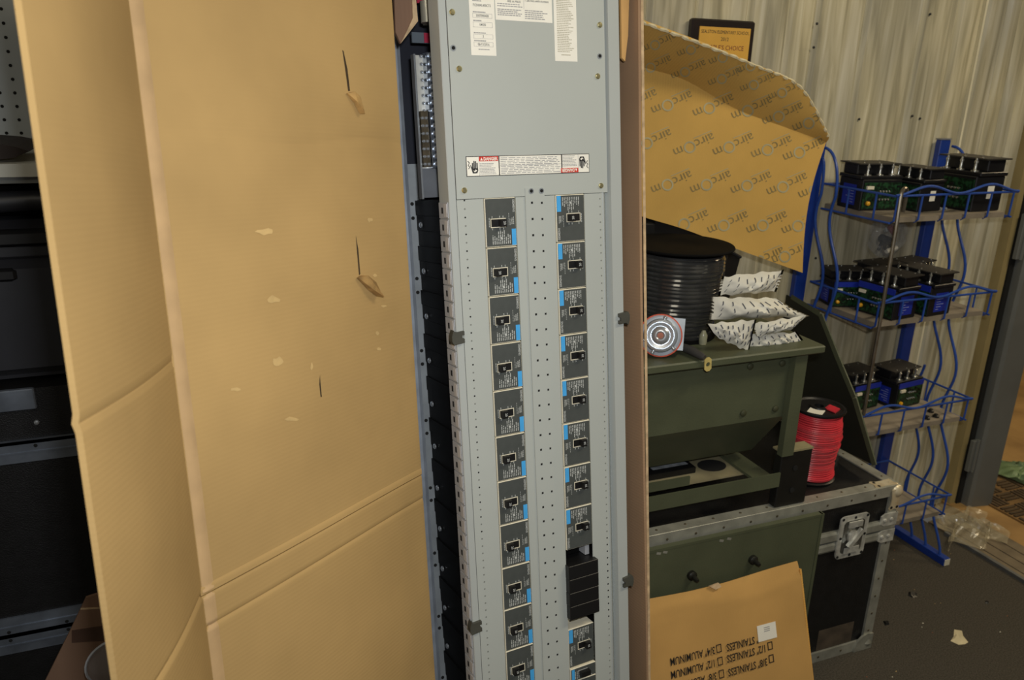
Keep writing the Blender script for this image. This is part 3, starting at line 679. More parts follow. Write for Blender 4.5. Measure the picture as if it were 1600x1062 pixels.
mb = MB(); mb.prism([(CX0-ox, -.001, .382), (CX0-ox, -.005, .386), (CX0-ox, -.005, .404), (CX0-ox, -.001, .410), (CX0-ox, .012, .410), (CX0-ox, .012, .382)], (CX1-CX0, 0, 0)); mb.build('lid_valance', ALUD, case)
rv = MB()
def rivet(x, y, z, ax): rv.lathe([(.0032, 0), (.0032, .001), (.0015, .002)], 8, M4.Translation((x-ox, y-CY0, z)) @ (M4.Rotation(math.pi/2, 4, 'X') if ax == 'y' else M4.Identity(4)))
for i in range(12): x = CX0+.05+i*.078; rivet(x, CY0+.017, CH, 'z'); rivet(x+.02, CY0, CH-.018, 'y'); rivet(x, CY0-.0, .016, 'y')
for i in range(6): rivet(CX1-.016, CY0-.001, .06+i*.056, 'y'); rivet(CX1-.016, CY0+.05+i*.07, CH, 'z')
rv.build('rivets', mat('dull rivet', '6b6250', .4, .7, .2, 50), case, True)
# ball corner caps
def cap(mx, m):
    mb = MB()
    def f(s, t):                             # three lobes round a corner sphere
        a = s*math.pi*2; b = t*math.pi*.5; return mx @ V((math.cos(a)*math.cos(b)*.030, math.sin(a)*math.cos(b)*.030, math.sin(b)*.030))
    mb.grid(f, 16, 8); return mb
mb = MB(); c = V((CX1-.009-ox, .009, CH-.0190))
mb.lathe([(.0001, -.021), (.010, -.019), (.017, -.012), (.0205, 0), (.017, .012), (.010, .018), (.0001, .0205)], 16, M4.Translation(c))
for d, n in ((V((-1, .05, 0)), V((0, 0, 1))), (V((0, 0, -1)), V((0, -1, 0)))):
    n = V(n); sd = d.cross(n).normalized()
    base = V((CX1-.018-ox, .016, CH-.001)) if n.z else V((CX1-.016-ox, -.0025, CH-.016))
    L = .062 if n.z else .055
    pts = []
    for (a, w) in ((-.006, .016), (L*.4, .012), (L*.75, .012), (L*.9, .017), (L, .012), (L*.92, 0)): pts.append((a, w))
    pl = [base+d*a+sd*w for a, w in pts]+[base+d*a-sd*w for a, w in reversed(pts[:-1])]
    mb.prism(pl, n*.003)
mb.build('corner_cap', BALLC, case, True)
hb_ = MB()
for x, y, z, ax in ((CX1-.068, CY0+.026, CH+.002, 'z'), (CX1-.068, CY0+.008, CH+.002, 'z'), (CX1-.026, CY0-.0058, CH-.062, 'y'), (CX1-.007, CY0-.0058, CH-.062, 'y')): hb_.lathe([(.0042, 0), (.0042, .0006)], 8, M4.Translation((x-ox, y-CY0, z)) @ (M4.Rotation(math.pi/2, 4, 'X') if ax == 'y' else M4.Identity(4)))
hb_.build('cap_holes', HOLE, case)
mb = MB()
for zc in (.365, .415):
    pl = [(CX1-.052-ox, -.006, zc-.011), (CX1-.040-ox, -.006, zc-.018), (CX1+.002-ox, -.006, zc-.018), (CX1+.002-ox, -.006, zc+.018), (CX1-.040-ox, -.006, zc+.018), (CX1-.052-ox, -.006, zc+.011)]
    mb = MB(); mb.prism(pl, (0, .005, 0)); mb.box((CX1-.003-ox, -.004, zc-.018), (CX1+.003-ox, .03, zc+.018))
    for xx in (-.040, -.018): mb.lathe([(.006, 0), (.005, .003), (.001, .0045)], 10, M4.Translation((CX1+xx-ox, -.006, zc)) @ M4.Rotation(math.pi/2, 4, 'X'))
    mb.build('corner_brace', LATCHM, case, True)
mb = MB(); mb.prism([(CX1-.06-ox, -.005, .012), (CX1-.052-ox, -.005, .032), (CX1-.036-ox, -.005, .046), (CX1-.02-ox, -.005, .052), (CX1+.002-ox, -.005, .048), (CX1+.002-ox, -.005, .0), (CX1-.06-ox, -.005, .0)], (0, .006, 0)); mb.lathe([(.0001, -.018), (.012, -.015), (.018, 0), (.012, .015), (.0001, .018)], 14, M4.Translation((CX1-.012-ox, .008, .019))); mb.build('corner_cap', ALUD, case, True)
bx('wear_patch', (CX1-.19-ox, .0052, .032), (CX1-.068-ox, .0064, .098), mat('bare plywood patch', '4a4034', .8, 0, .3, 20), case)
# recessed butterfly latch
LX, LZ = 1.507, .392
lm_ = MB(); r_ = .012
def rrect(x0, x1, z0, z1, r, y, n=4):
    o = []
    for cx, cz, a0 in ((x1-r, z1-r, 0), (x0+r, z1-r, 90), (x0+r, z0+r, 180), (x1-r, z0+r, 270)):
        for i in range(n+1): a = math.radians(a0+90*i/n); o.append((cx+r*math.cos(a), y, cz+r*math.sin(a)))
    return o
lm_.prism(rrect(LX-.047-ox, LX+.047-ox, LZ-.062, LZ+.062, .012, -.009), (0, .004, 0)); la = lm_.build('latch', LATCHM, case)
mb = MB(); mb.prism(rrect(LX-.034-ox, LX+.034-ox, LZ-.047, LZ+.047, .010, -.0096), (0, .001, 0)); mb.build('latch_dish', mat('latch recess', '71716c', .35, .8, .3, 50), la)
mb = MB(); mb.lathe([(.019, 0), (.019, .006), (.014, .009), (.006, .010), (.001, .0105)], 16, M4.Translation((LX-ox, -.0096, LZ)) @ M4.Rotation(math.pi/2, 4, 'X')); mb.build('latch_boss', LATCHM, la, True)
mb = MB(); mb.box((-.006, -.02, -.030), (.006, -.010, .030), M4.Translation((LX-ox, -.004, LZ)) @ M4.Rotation(.7, 4, 'Y')); mb.box((-.024, -.008, -.046), (.024, -.005, -.03), M4.Translation((LX-ox, -.006, LZ))); mb.box((-.022, -.009, .03), (.022, -.005, .046), M4.Translation((LX-ox, -.006, LZ))); mb.build('latch_key', LATCHM, la)
mb = MB()
for dx in (-.040, 0, .040):
    for dz in (-.055, 0, .055):
        if dx or dz: mb.lathe([(.004, 0), (.004, .001)], 8, M4.Translation((LX+dx-ox, -.0092, LZ+dz)) @ M4.Rotation(math.pi/2, 4, 'X'))
mb.build('latch_holes', HOLE, la, kind='stuff')
# olive panel standing in front of the case
gp_ = thing('steel_sheet', 'flat olive metal panel with two dark knobs standing against the flight case', 'metal sheet', loc=(1.08, 1.345, 0))
mb = MB(); mb.box((-.38, -.010, .0), (.305, -.004, .485)); mb.box((.300, -.012, 0), (.308, .003, .487)); mb.box((-.38, -.011, .480), (.305, .003, .487)); mb.build('sheet', OLIVE, gp_)
for x, z in ((1.009, .397), (1.183, .401)):
    mb = MB(); mb.lathe([(.012, 0), (.012, .008), (.009, .011), (.006, .012), (.006, .022), (.0045, .028), (.001, .029)], 10, M4.Translation((x-1.08, -.010, z)) @ M4.Rotation(math.pi/2, 4, 'X')); mb.build('knob', mat('blackened bolt', '2b2b26', .4, .5, .2, 40), gp_, True)
for u, v in ((1030, 865), (1040, 863), (1128, 845), (1140, 842)):
    p = AY(u, v, 1.333); mb = MB(); mb.box((-.006, -.0005, -.003), (.006, 0, .003), M4.Translation((p.x-1.08, -.0102, p.z)) @ M4.Rotation(.3, 4, 'Y')); mb.build('paint_chip', ALU, gp_)
mb = MB(); mb.lathe([(.007, 0), (.006, .004), (.001, .005)], 8, M4.Translation((1.376-1.08, -.012, .10)) @ M4.Rotation(math.pi/2, 4, 'X')); mb.build('bolt', CHROME, gp_, True)
# ================================================================== OLIVE HOPPER on the case
HZ = CH+.0006
hop = thing('olive_hopper', 'olive drab steel hopper with a flat bench top standing on the black flight case', 'machine', loc=(1.0, 1.36, HZ))
def hb2(name, a, b, m=OLIVE, c=0, par=hop): return bx(name, (a[0]-1.0, a[1]-1.36, a[2]-HZ), (b[0]-1.0, b[1]-1.36, b[2]-HZ), m, par, c)
hb2('bench_top', (.80, 1.336, .916), (1.312, 1.76, .934), c=.003)
mb = MB()
top = [(.82, 1.375), (1.255, 1.375), (1.255, 1.72), (.82, 1.72)]; mid = top; bot = [(.83, 1.47), (1.252, 1.47), (1.252, 1.64), (.83, 1.64)]
vs = [(x-1, y-1.36, z-HZ) for z, q in ((.915, top), (.752, mid), (.620, bot)) for x, y in q]
mb.add(vs, [(0, 1, 5, 4), (1, 2, 6, 5), (2, 3, 7, 6), (3, 0, 4, 7), (4, 5, 9, 8), (5, 6, 10, 9), (6, 7, 11, 10), (7, 4, 8, 11), (11, 10, 9, 8), (3, 2, 1, 0)]); mb.build('trough', OLIVE, hop)
for u, v in ((1172, 572), (1222, 567), (1161, 645), (1211, 638)):
    p = AY(u, v, 1.374); mb = MB(); mb.lathe([(.008, 0), (.008, .003), (.005, .005), (.001, .0055)], 10, M4.Translation((p.x-1, p.y-1.36, p.z-HZ)) @ M4.Rotation(math.pi/2, 4, 'X')); mb.build('bolt', mat('olive bolt', '4a4c38', .45, .2, .1, 30), hop, True)
mb = MB(); mb.box((.246, -.006, .655-HZ), (.280, .012, .916-HZ)); mb.build('leg', OLIVE, hop)
hb2('leg', (1.246, 1.70, .655), (1.280, 1.716, .916))
for y0 in (1.361, 1.69):
    fo_ = hb2('foot_block', (1.253, y0, HZ), (1.345, y0+.026, .66), mat('black steel block', '141412', .5, 0, .15, 20), .002)
    bx('foot_cap', (1.252-1, y0-.001-1.36, .6595-HZ), (1.346-1, y0+.034-1.36, .664-HZ), mat('dusty top', '8a8262', .8, 0, .1, 20), fo_)
    for z in (.555, .615):
        mb = MB(); mb.lathe([(.007, 0), (.007, .002)], 10, M4.Translation((1.298-1, y0-.0002-1.36, z-HZ)) @ M4.Rotation(math.pi/2, 4, 'X')); mb.build('bolt_hole', HOLE, fo_)
hb2('front_rail', (.82, 1.358, .573), (1.254, 1.362, .610)); hb2('back_rail', (.82, 1.70, .573), (1.254, 1.706, .610)); hb2('front_rail_lip', (.82, 1.362, .573), (1.254, 1.375, .577))
hb2('inner_rail', (.82, 1.42, .583), (1.04, 1.425, .606))
hb2('tray', (.82, 1.43, .578), (1.254, 1.70, .582), mat('dusty tray', '8c8467', .8, 0, .2, 12))
hb2('tray_end', (1.20, 1.375, .583), (1.253, 1.66, .590))
mb = MB(); mb.lathe([(.038, 0), (.038, .0008)], 20, M4.Translation((.152, .13, .5825-HZ)) @ M4.Diagonal((1, .8, 1, 1))); mb.build('tray_hole', HOLE, hop)
bk = hb2('control_box', (.82, 1.47, .583), (1.09, 1.60, .598), BLACKP); hb2('rating_strip', (.98, 1.49, .5985), (1.08, 1.505, .5990), mat('grey printed strip', '8d9296', .5, 0, .3, 60), 0, hop)
pts = [AX(u, v, 1.625) for u, v in ((1368, 726), (1337, 622), (1311, 560), (1284, 492), (1240, 465))]
poly = [(1.625, p.y, max(p.z, HZ+.014)) for p in pts] + [(1.625, 1.838, .90), (1.625, 1.838, HZ)]
poly = [(x, min(y, 1.838), z) for x, y, z in poly]
mb = MB(); mb.prism([(x-1-.006, y-1.36, z-HZ) for x, y, z in poly], (.004, 0, 0)); gs = mb.build('gusset_plate', OLIVED, hop)
mb = MB(); q = [V((.625, y-1.36, z-HZ)) for x, y, z in poly[:5]]
for a, b in zip(q, q[1:]):
    d = (b-a).normalized(); n = V((0, d.z, -d.y))
    mb.add([a+V((-.010, 0, 0)), a+V((.006, 0, 0)), b+V((.006, 0, 0)), b+V((-.010, 0, 0)), a+V((-.010, 0, 0))-n*.012, b+V((-.010, 0, 0))-n*.012, a+V((-.010, 0, 0))+n*.003, b+V((-.010, 0, 0))+n*.003], [(0, 1, 2, 3), (4, 6, 7, 5), (6, 1, 2, 7)])
mb.build('gusset_flange', OLIVE, hop)
# ================================================================== RED SPOOL on the case
sx_, sy_ = 1.455, 1.475
rs_ = thing('red_wire_spool', 'spool of red insulated wire with black flanges and clear wrap, standing on the flight case', 'wire spool', loc=(sx_, sy_, HZ))
R0s = .0645
mb = MB(); mb.lathe([(R0s, 0), (R0s+.001, .004), (R0s-.004, .007), (.03, .007), (.03, .189), (R0s+.002, .191), (R0s+.003, .194), (R0s+.002, .198), (R0s-.005, .198), (R0s-.009, .194), (.024, .194), (.022, .199), (.012, .199), (.012, .184)], 40); mb.build('reel', BLACKP, rs_, True)
mb = MB(); rn = random.Random(1)
for i in range(35):
    z = .0095+i*.0051; r = R0s-.004+rn.uniform(-.0016, .0016)-.004*math.sin(i*.21)
    if i > 26: r -= .0
    mb.tube([(r*math.cos(a), r*math.sin(a), z+.002*a/6.28+.0008*math.sin(a*2+i)) for a in [k*2*math.pi/36 for k in range(37)]], .0027, 6)
mb.build('wire_winding', REDW, rs_, True)
mb = MB()
mb.grid(lambda s, t: ((R0s+.001+.0022*math.sin(s*60+t*25)*math.sin(t*17+s*9))*math.cos(2*math.pi*s), (R0s+.001+.0022*math.sin(s*60+t*25)*math.sin(t*17+s*9))*math.sin(2*math.pi*s), .045+.105*t), 90, 24); mb.build('clear_wrap', WRAP, rs_, True)
mb = MB(); mb.box((-.024, -.015, .1946), (.014, .022, .1956), M4.Rotation(.6, 4, 'Z') @ M4.Translation((-.03, -.005, 0))); pl_ = mb.build('paper_tag', WHITEL, rs_)
mb = MB()
for i in range(5): mb.tube([V((.012+i*.006, -.046+.003*i, .197)), V((.012+i*.006-.006, -.016+.003*i, .1975))], .0027, 6)
mb.build('wire_ends', REDW, rs_, True)
mb = MB(); bars(mb, 0, .03, 0, .02, 4, 0, .4, .3, False, 2, True)
# ================================================================== THINGS ON THE BENCH
BZ = .9346
bs = thing('black_cable_spool', 'large reel of black cable under shiny shrink wrap on the olive bench top', 'wire spool', loc=(1.025, 1.532, BZ))
RB = .103
mb = MB(); mb.lathe([(.10, 0), (.10, .006), (.04, .008), (.04, .203), (.122, .205), (.124, .208), (.122, .211), (.05, .211), (.045, .209)], 48); mb.build('reel', mat('dusty black reel', '0c0c0c', .85, 0, .2, 14, spec=.1), bs, True)
mb = MB(); rn = random.Random(4)
for i in range(20):
    z = .014+i*.0095; r = RB-.004+rn.uniform(-.002, .002)-(.012*max(0, (6-i)/6))
    mb.tube([(r*math.cos(a), r*math.sin(a), z+.002*math.sin(a+i)) for a in [k*2*math.pi/40 for k in range(41)]], .0052, 7)
mb.build('cable_winding', BLACKW, bs, True)
def wf(s, t):
    r = (RB+.004 - .012*max(0, .35-t)/.35) + .0016*math.sin(s*70+t*31)*math.sin(t*13+s*20)
    return (r*math.cos(2*math.pi*s), r*math.sin(2*math.pi*s), .008+.19*t)
mb = MB(); mb.grid(wf, 130, 40); mb.build('shrink_wrap', WRAP, bs, True)
mb = MB(); mb.cbox((-.20, -.11, 0), (.20, .10, .235), .004); tag(mb.build('equipment_box', BLACKP), 'black equipment box standing on the bench behind the wrapped cable reel', 'box').matrix_world = M4.Translation((.84, 1.772, BZ))
mb = MB(); mb.tube([AY(1095, 385, 1.63), AY(1150, 397, 1.60)], .003, 6); 
bk_ = thing('black_bin', 'slant-topped black plastic bin behind the reel, below the printed cardboard sheet', 'bin', loc=(1.20, 1.716, BZ))
mb = MB(); mb.prism([(-.155, -.035, 0), (.09, -.035, 0), (.11, -.040, .130), (-.155, -.040, .27)], (0, .12, 0)); mb.build('tub', BLACKP, bk_)
mb = MB(); mb.tube([(-.155, -.042, .268), (.11, -.042, .132)], .004, 6); mb.build('rim', BAGBLK, bk_, True)
# bell
_b = AZ(1032, 524, BZ+.0475)
bl = thing('silver_bell', 'round silver alarm bell with orange-red gasket leaning on the bench before the cable reel', 'bell', loc=(_b.x, _b.y, BZ))
fw = (CAM-_b).normalized(); bq = fw.to_track_quat('Z', 'Y').to_matrix().to_4x4(); BMX = M4.Translation((0, 0, .0475)) @ bq @ M4.Scale(1.17, 4)
mb = MB(); mb.lathe([(.0395, -.006), (.0395, -.003), (.036, -.002), (.01, -.002)], 32, BMX); mb.build('gasket', mat('orange red gasket', 'c8543a', .5, 0, .1, 30), bl, True)
mb = MB(); mb.lathe([(.037, -.003), (.037, .0), (.030, .002), (.01, .002)], 32, BMX); mb.build('mounting_ring', STEEL, bl, True)
mb = MB(); mb.lathe([(.030, 0), (.031, .006), (.029, .010), (.025, .011), (.023, .008), (.018, .007), (.013, .011), (.008, .0115), (.006, .010), (.001, .010)], 36, BMX); mb.build('dome', CHROME, bl, True)
mb = MB(); mb.lathe([(.0055, .0102), (.0055, .0112), (.001, .0114)], 16, BMX); mb.build('centre_grommet', mat('rusty grommet', 'a9664e', .6, 0, .1, 30), bl)
mb = MB(); mb.box((-.02, -.028, -.03), (.03, .03, -.004), BMX @ M4.Translation((.012, .004, 0))); mb.build('bracket', RAILM, bl)
for a in (80, 200, 250, 320):
    mb = MB(); mb.lathe([(.004, .001), (.004, .004), (.001, .0055)], 8, BMX @ M4.Translation((.0335*math.cos(math.radians(a)), .0335*math.sin(math.radians(a)), 0)))
    mb.build('screw', CHROME, bl, True)
# lug on a sleeve of cable
lu = thing('cable_lug', 'brass crimp lug on a dark sleeved cable hanging over the olive bench edge', 'cable lug', loc=(1.0, 1.40, BZ))
lo = V((1.0, 1.40, BZ))
a, b, c_, d_ = AZ(1062, 541, BZ+.012), AZ(1082, 548, BZ+.012), AZ(1097, 557, BZ+.009), AY(1101, 559, 1.329)
mb = MB(); mb.tube([p-lo for p in (a, b, c_, d_)], [.009, .010, .008, .006], 10); mb.build('sleeve', mat('charcoal sleeve', '3b3a38', .6, 0, .1, 30), lu, True)
p0 = AY(1106, 569, 1.328)-lo
mb = MB(); n = 14; rc = .0052; ro = .0105; o_ = [(-.0085, .014), (.0085, .014), (.0085, -.017), (-.0085, -.017)]
ring = [(rc*math.cos(2*math.pi*i/n), rc*math.sin(2*math.pi*i/n)) for i in range(n)]
def sqp(i):
    a = 2*math.pi*i/n; c, s = math.cos(a), math.sin(a); k = min(.0085/abs(c) if abs(c) > 1e-6 else 9, .0155/abs(s) if abs(s) > 1e-6 else 9); return (c*k, s*k)
outer = [sqp(i) for i in range(n)]
TLT = M4.Translation(p0) @ M4.Rotation(-.1, 4, 'Y')
vs = [TLT @ V((x, y, z)) for y in (-.0012, .0012) for q in (ring, outer) for x, z in q]
fs = []
for i in range(n):
    j = (i+1) % n; fs += [(i, j, n+j, n+i), (2*n+j, 2*n+i, 3*n+i, 3*n+j), (n+i, n+j, 3*n+j, 3*n+i), (j, i, 2*n+i, 2*n+j)]
mb.add(vs, fs); mb.build('lug_palm', BRASS, lu)
mb = MB(); p1 = AZ(1098, 535, BZ+.004); tb = tag(MB().lathe([(.008, 0), (.009, .004), (.009, .022), (.006, .027), (.004, .032), (.001, .033)], 14, M4.Translation(p1-V((0, 0, .0036)))).build('small_bottle', film('frosted vial', 'b8b79a', .55, .2), None, True), 'small clear plastic vial standing on the bench beside the brass lug', 'vial')
# printed paper packets
def packet(name, label, px, yb, th, seed, group=None):
    """pillow packet: px = left, right, top/bottom mid pixels as a 4-corner outline (lt, rt, rb, lb) on plane Y=yb"""
    c = [AY(u, v, yb) for u, v in px]; rn = random.Random(seed)
    def f(side):
        def g(s, t):
            p = (c[3]*(1-s)+c[2]*s)*(1-t)+(c[0]*(1-s)+c[1]*s)*t
            e = (math.sin(math.pi*min(max((s-.06)/.88, 0), 1))*math.sin(math.pi*min(max((t-.03)/.94, 0), 1)))**.75
            wr = .0045*math.sin(s*23+seed)*math.sin(t*11+seed*2)+.002*math.sin(s*41+t*9+seed)
            p = p+V((0, -side*(th*e+wr*e), 0)); p.z += .004*math.sin(s*9+seed)*(1-abs(2*t-1))+.0035*math.sin(s*17+3*seed)*(t-.5)+.002*math.sin(s*31+seed)*(t-.5); return p
        return g
    t = thing(name, label, 'packet', loc=tuple(sum(c, V())/4 + V((0, 0, 0))), group=group); inv = t.matrix_world.inverted()
    mb = MB(); mb.grid(lambda s, q: inv @ f(1)(s, q), 26, 14); n0 = len(mb.v); mb.grid(lambda s, q: inv @ f(-1)(1-s, q), 26, 14); mb.build('paper_skin', FOILP, t, True)
    mb = MB(); g = f(1)
    for i in range(8):
        for r in range(3):
            s0 = .08+i*.115+r*.015; q0 = .12+r*.27+.05*(i % 2)
            if s0 > .92: continue
            A = [inv @ (g(s0+.02*k/3, q0+.17*k/3)+V((0, -.0012, 0))) for k in range(4)]
            B = [p+V((.0028, 0, .0006)) for p in A]
            mb.add(A+B, [(k, k+1, k+5, k+4) for k in range(3)])
    mb.build('printed_dashes', mat('slate print', '4a4d58', .7, 0, 0), t); return t
packet('paper_packet', 'small crumpled printed paper packet lying on top of the packet pile', ((1128, 432), (1225, 422), (1213, 455), (1122, 462)), 1.415, .022, 1)
packet('paper_packet', 'plump printed white packet in the middle of the packet pile on the bench', ((1112, 464), (1215, 466), (1265, 494), (1108, 499)), 1.405, .030, 2)
packet('paper_packet', 'printed white packet with folded end under the plump one on the bench', ((1103, 506), (1182, 499), (1170, 549), (1122, 528)), 1.368, .012, 5)
packet('paper_packet', 'pointed printed white packet lying over the lowest packet on the bench', ((1176, 506), (1262, 492), (1240, 513), (1182, 526)), 1.372, .014, 4)
packet('paper_packet', 'flat printed white packet at the bottom of the packet pile on the bench', ((1160, 522), (1245, 519), (1265, 540), (1168, 548)), 1.385, .008, 3)
# ================================================================== LETTERED BOX (bottom right)
bn = V((0, -1, 0)); bl_ang = math.atan2(.1, .266)
bo = V((1.301, 1.30, .384)); bdir = V((0, .1, .266)).normalized()       # up along the face
bnorm = bdir.cross(V((-1, 0, 0))); 
Lh = .384/bdir.z
BM = M4((V((1, 0, 0)), -V((0, -bdir.z, bdir.y)), bdir)).transposed().to_4x4(); BM.translation = bo - bdir*Lh
bxx = thing('flattened_carton', 'flattened tan carton with upside-down black lettering leaning on the olive panel', 'carton', BM)
mb = MB()
def bf(s, t):
    z = Lh*t; x = -.46+.46*s; y = 0
    if t > .85: y += .010*((t-.85)/.15)**2
    y += .002*math.sin(9*s+7*t)-.002*groove(z, .372+.010*math.sin(7*s), .012)
    zz = z - (.006*math.sin(4*s) if t > .97 else 0)
    return (x, y, zz)
mb.grid(bf, 30, 40, .004); mb.build('front_panel', CB_BOX, bxx, True)
mb = MB(); mb.box((-.458, .012, .004), (.003, .016, Lh-.008)); mb.build('back_panel', CB_BOX, bxx)
mb = MB(); mb.box((-.001, .001, .004), (.0035, .016, Lh-.014)); mb.build('side_fold', cardboard('lit kraft fold', 'dca858'), bxx)
mb = MB(); mb.prism([(-.265, -.001, Lh-.002), (-.24, -.004, Lh+.002), (-.235, -.006, Lh-.008), (-.25, -.004, Lh-.012)], (0, .004, 0)); mb.build('torn_tab', CB_EDGE, bxx)
bmi = BM.inverted()
def bpx(u, v): return bmi @ onplane(u, v, bo, V((0, -bdir.z, bdir.y)))
CINK = mat('black carton ink', '26201a', .7, 0, 0)
def bline(s, u, v, size, al='LEFT', sx=.70):
    p = bpx(u, v); text(s, size, CINK, bxx, p.x, -.0030, p.z, math.pi, al, sx, .0004)
def bsq(u, v, h=.0095):
    p = bpx(u, v); mb = MB(); w = h*.75
    for a, b in (((-w, -h), (w, -h+.0022)), ((-w, h-.0022), (w, h)), ((-w, -h), (-w+.0022, h)), ((w-.0022, -h), (w, h))): mb.box((p.x+a[0], -.0032, p.z+a[1]), (p.x+b[0], -.0030, p.z+b[1]))
    mb.build('check_box', CINK, bxx)
for (u, v), s in (((1116, 1014), '3/4" ALUMINUM'), ((1117, 1034), '1/2" ALUMINUM'), ((1119, 1054), '3/8" ALUMINUM'), ((1184, 997), '" STAINLESS'), ((1196, 1011), '1/2" STAINLESS'), ((1198, 1032), '3/8" STAINLESS')): bline(s, u, v, .0245)
for u, v in ((1122, 1012), (1124, 1032), (1126, 1052), (1202, 1008), (1204, 1028)): bsq(u, v)
p = bpx(1197, 986); lbx = bx('sticker', (p.x-.027, -.0036, p.z-.019), (p.x+.027, -.0031, p.z+.019), WHITEL, bxx)
mb = MB(); bars(mb, p.x-.008, p.x+.010, p.z+.0, p.z+.013, 3, -.0038, .45, .1, False, 5, True); mb.build('printed_lines', INKG, lbx)
# ================================================================== BLUE RACK
rk = thing('blue_wire_rack', 'blue metal display rack with four wire-edged shelves standing against the wood wall', 'rack', loc=(1.94, 1.86, 0))
ro_ = V((1.94, 1.86, 0))
def rp(x, y, z): return V((x, y, z))-ro_
YP = 1.872
for x in (1.69, 2.176): 
    mb = MB(); mb.cbox(tuple(rp(x-.021, YP-.010, 0)), tuple(rp(x+.021, YP+.010, 1.345)), .002); po = mb.build('post', BLUEPOST, rk)
    bx('post_cap', tuple(rp(x-.0215, YP-.011, 1.345)), tuple(rp(x+.0215, YP+.011, 1.349)), mat('grey post cap', '8f9298', .4, .4, .1, 30), po)
for x in (1.70, 2.203):
    mb = MB(); mb.cbox(tuple(rp(x-.013, 1.575, 0)), tuple(rp(x+.013, YP+.010, .026)), .0015); fo_ = mb.build('foot', BLUEPOST, rk); bx('foot_plug', tuple(rp(x-.0115, 1.5735, .002)), tuple(rp(x+.0115, 1.5752, .024)), CREAM, fo_)
wave = [(0, 0.0), (.05, .006), (.15, .046), (.28, .050), (.41, .046), (.58, .100), (.70, .100), (.81, .100), (.97, .152), (1.10, .150)]
for x in (1.70, 2.203):
    for k, off in enumerate((0, .058, .116)):
        pts = []
        for i in range(61):
            z = .026+i*(1.17 if k < 2 else .60)/60
            # staircase-like wave leaning back with height
            y = 1.624+off+.132*z + .022*math.sin(2*math.pi*(z-.10)/.315)
            if y > YP-.012: y = YP-.012
            pts.append(rp(x, y, z))
        if k < 2:
            yl = pts[-1].y; zl = pts[-1].z; ye = YP-.012-1.86
            for i in range(1, 11): q = i/10; pts.append(V((pts[60].x, yl+(ye-yl)*q**2, zl+(.10+.03*(1-k))*math.sin(q*math.pi/2))))
        mb = MB(); mb.tube(pts, .0042, 8); mb.build('side_rod', BLUEP, rk, True)
SHELF = (1.165, .872, .530, .196)
for si, z in enumerate(SHELF):
    x0, x1, y0, y1 = 1.722, 2.182, 1.598, 1.858
    b = bx('shelf_board', tuple(rp(x0+.012, y0+.006, z-.014)), tuple(rp(x1-.028, y1, z)), PLY, rk)
    zr = z+.058
    mb = MB(); mb.tube([rp(x0, y1, zr), rp(x0, y0, zr), rp(x1, y0, zr), rp(x1, y1, zr)], .0034, 6)
    mb.tube([rp(x0, y1-.004, zr), rp(x1, y1-.004, zr)], .003, 6)
    mb.build('basket_rim', BLUEP, rk, True)
    mb = MB(); mb.tube([rp(x0+(x1-x0)*i/40, y0-.003-(0 if i < 38 else -.002), zr+.002+.011*(1-math.cos(i/40*4*math.pi))) for i in range(41)], .0036, 7); mb.build('wavy_rim', BLUEP, rk, True)
    for i in range(6):
        x = x0+.012+i*(x1-x0-.028)/5; mb = MB(); mb.tube([rp(x, y0, zr), rp(x-.002, y0, z-.008), rp(x-.002, y0+.012, z-.016)], .003, 6); mb.build('rim_stub', BLUEP, rk, True)
    for x in (x0, x1-.002):
        for y in (1.66, 1.76): mb = MB(); mb.tube([rp(x, y, zr), rp(x, y, z-.012)], .003, 6); mb.build('rim_stub', BLUEP, rk, True)
        mb = MB(); mb.tube([rp(x, y1, z-.014), rp(x, y0+.004, z-.014)], .003, 6); mb.build('shelf_bearer', BLUEP, rk, True)
for u, v in ((1448, 654), (1462, 651), (1454, 643)):
    p = AZ(u, v, .5305); mb = MB(); mb.lathe([(.010, 0), (.010, .005), (.006, .007), (.006, .010), (.002, .011)], 10, M4.Translation(p)); tag(mb.build('rubber_button', BLACKP, None, True), 'small black rubber button lying loose on the third rack shelf', 'rubber button', 'loose rubber buttons on the third shelf')
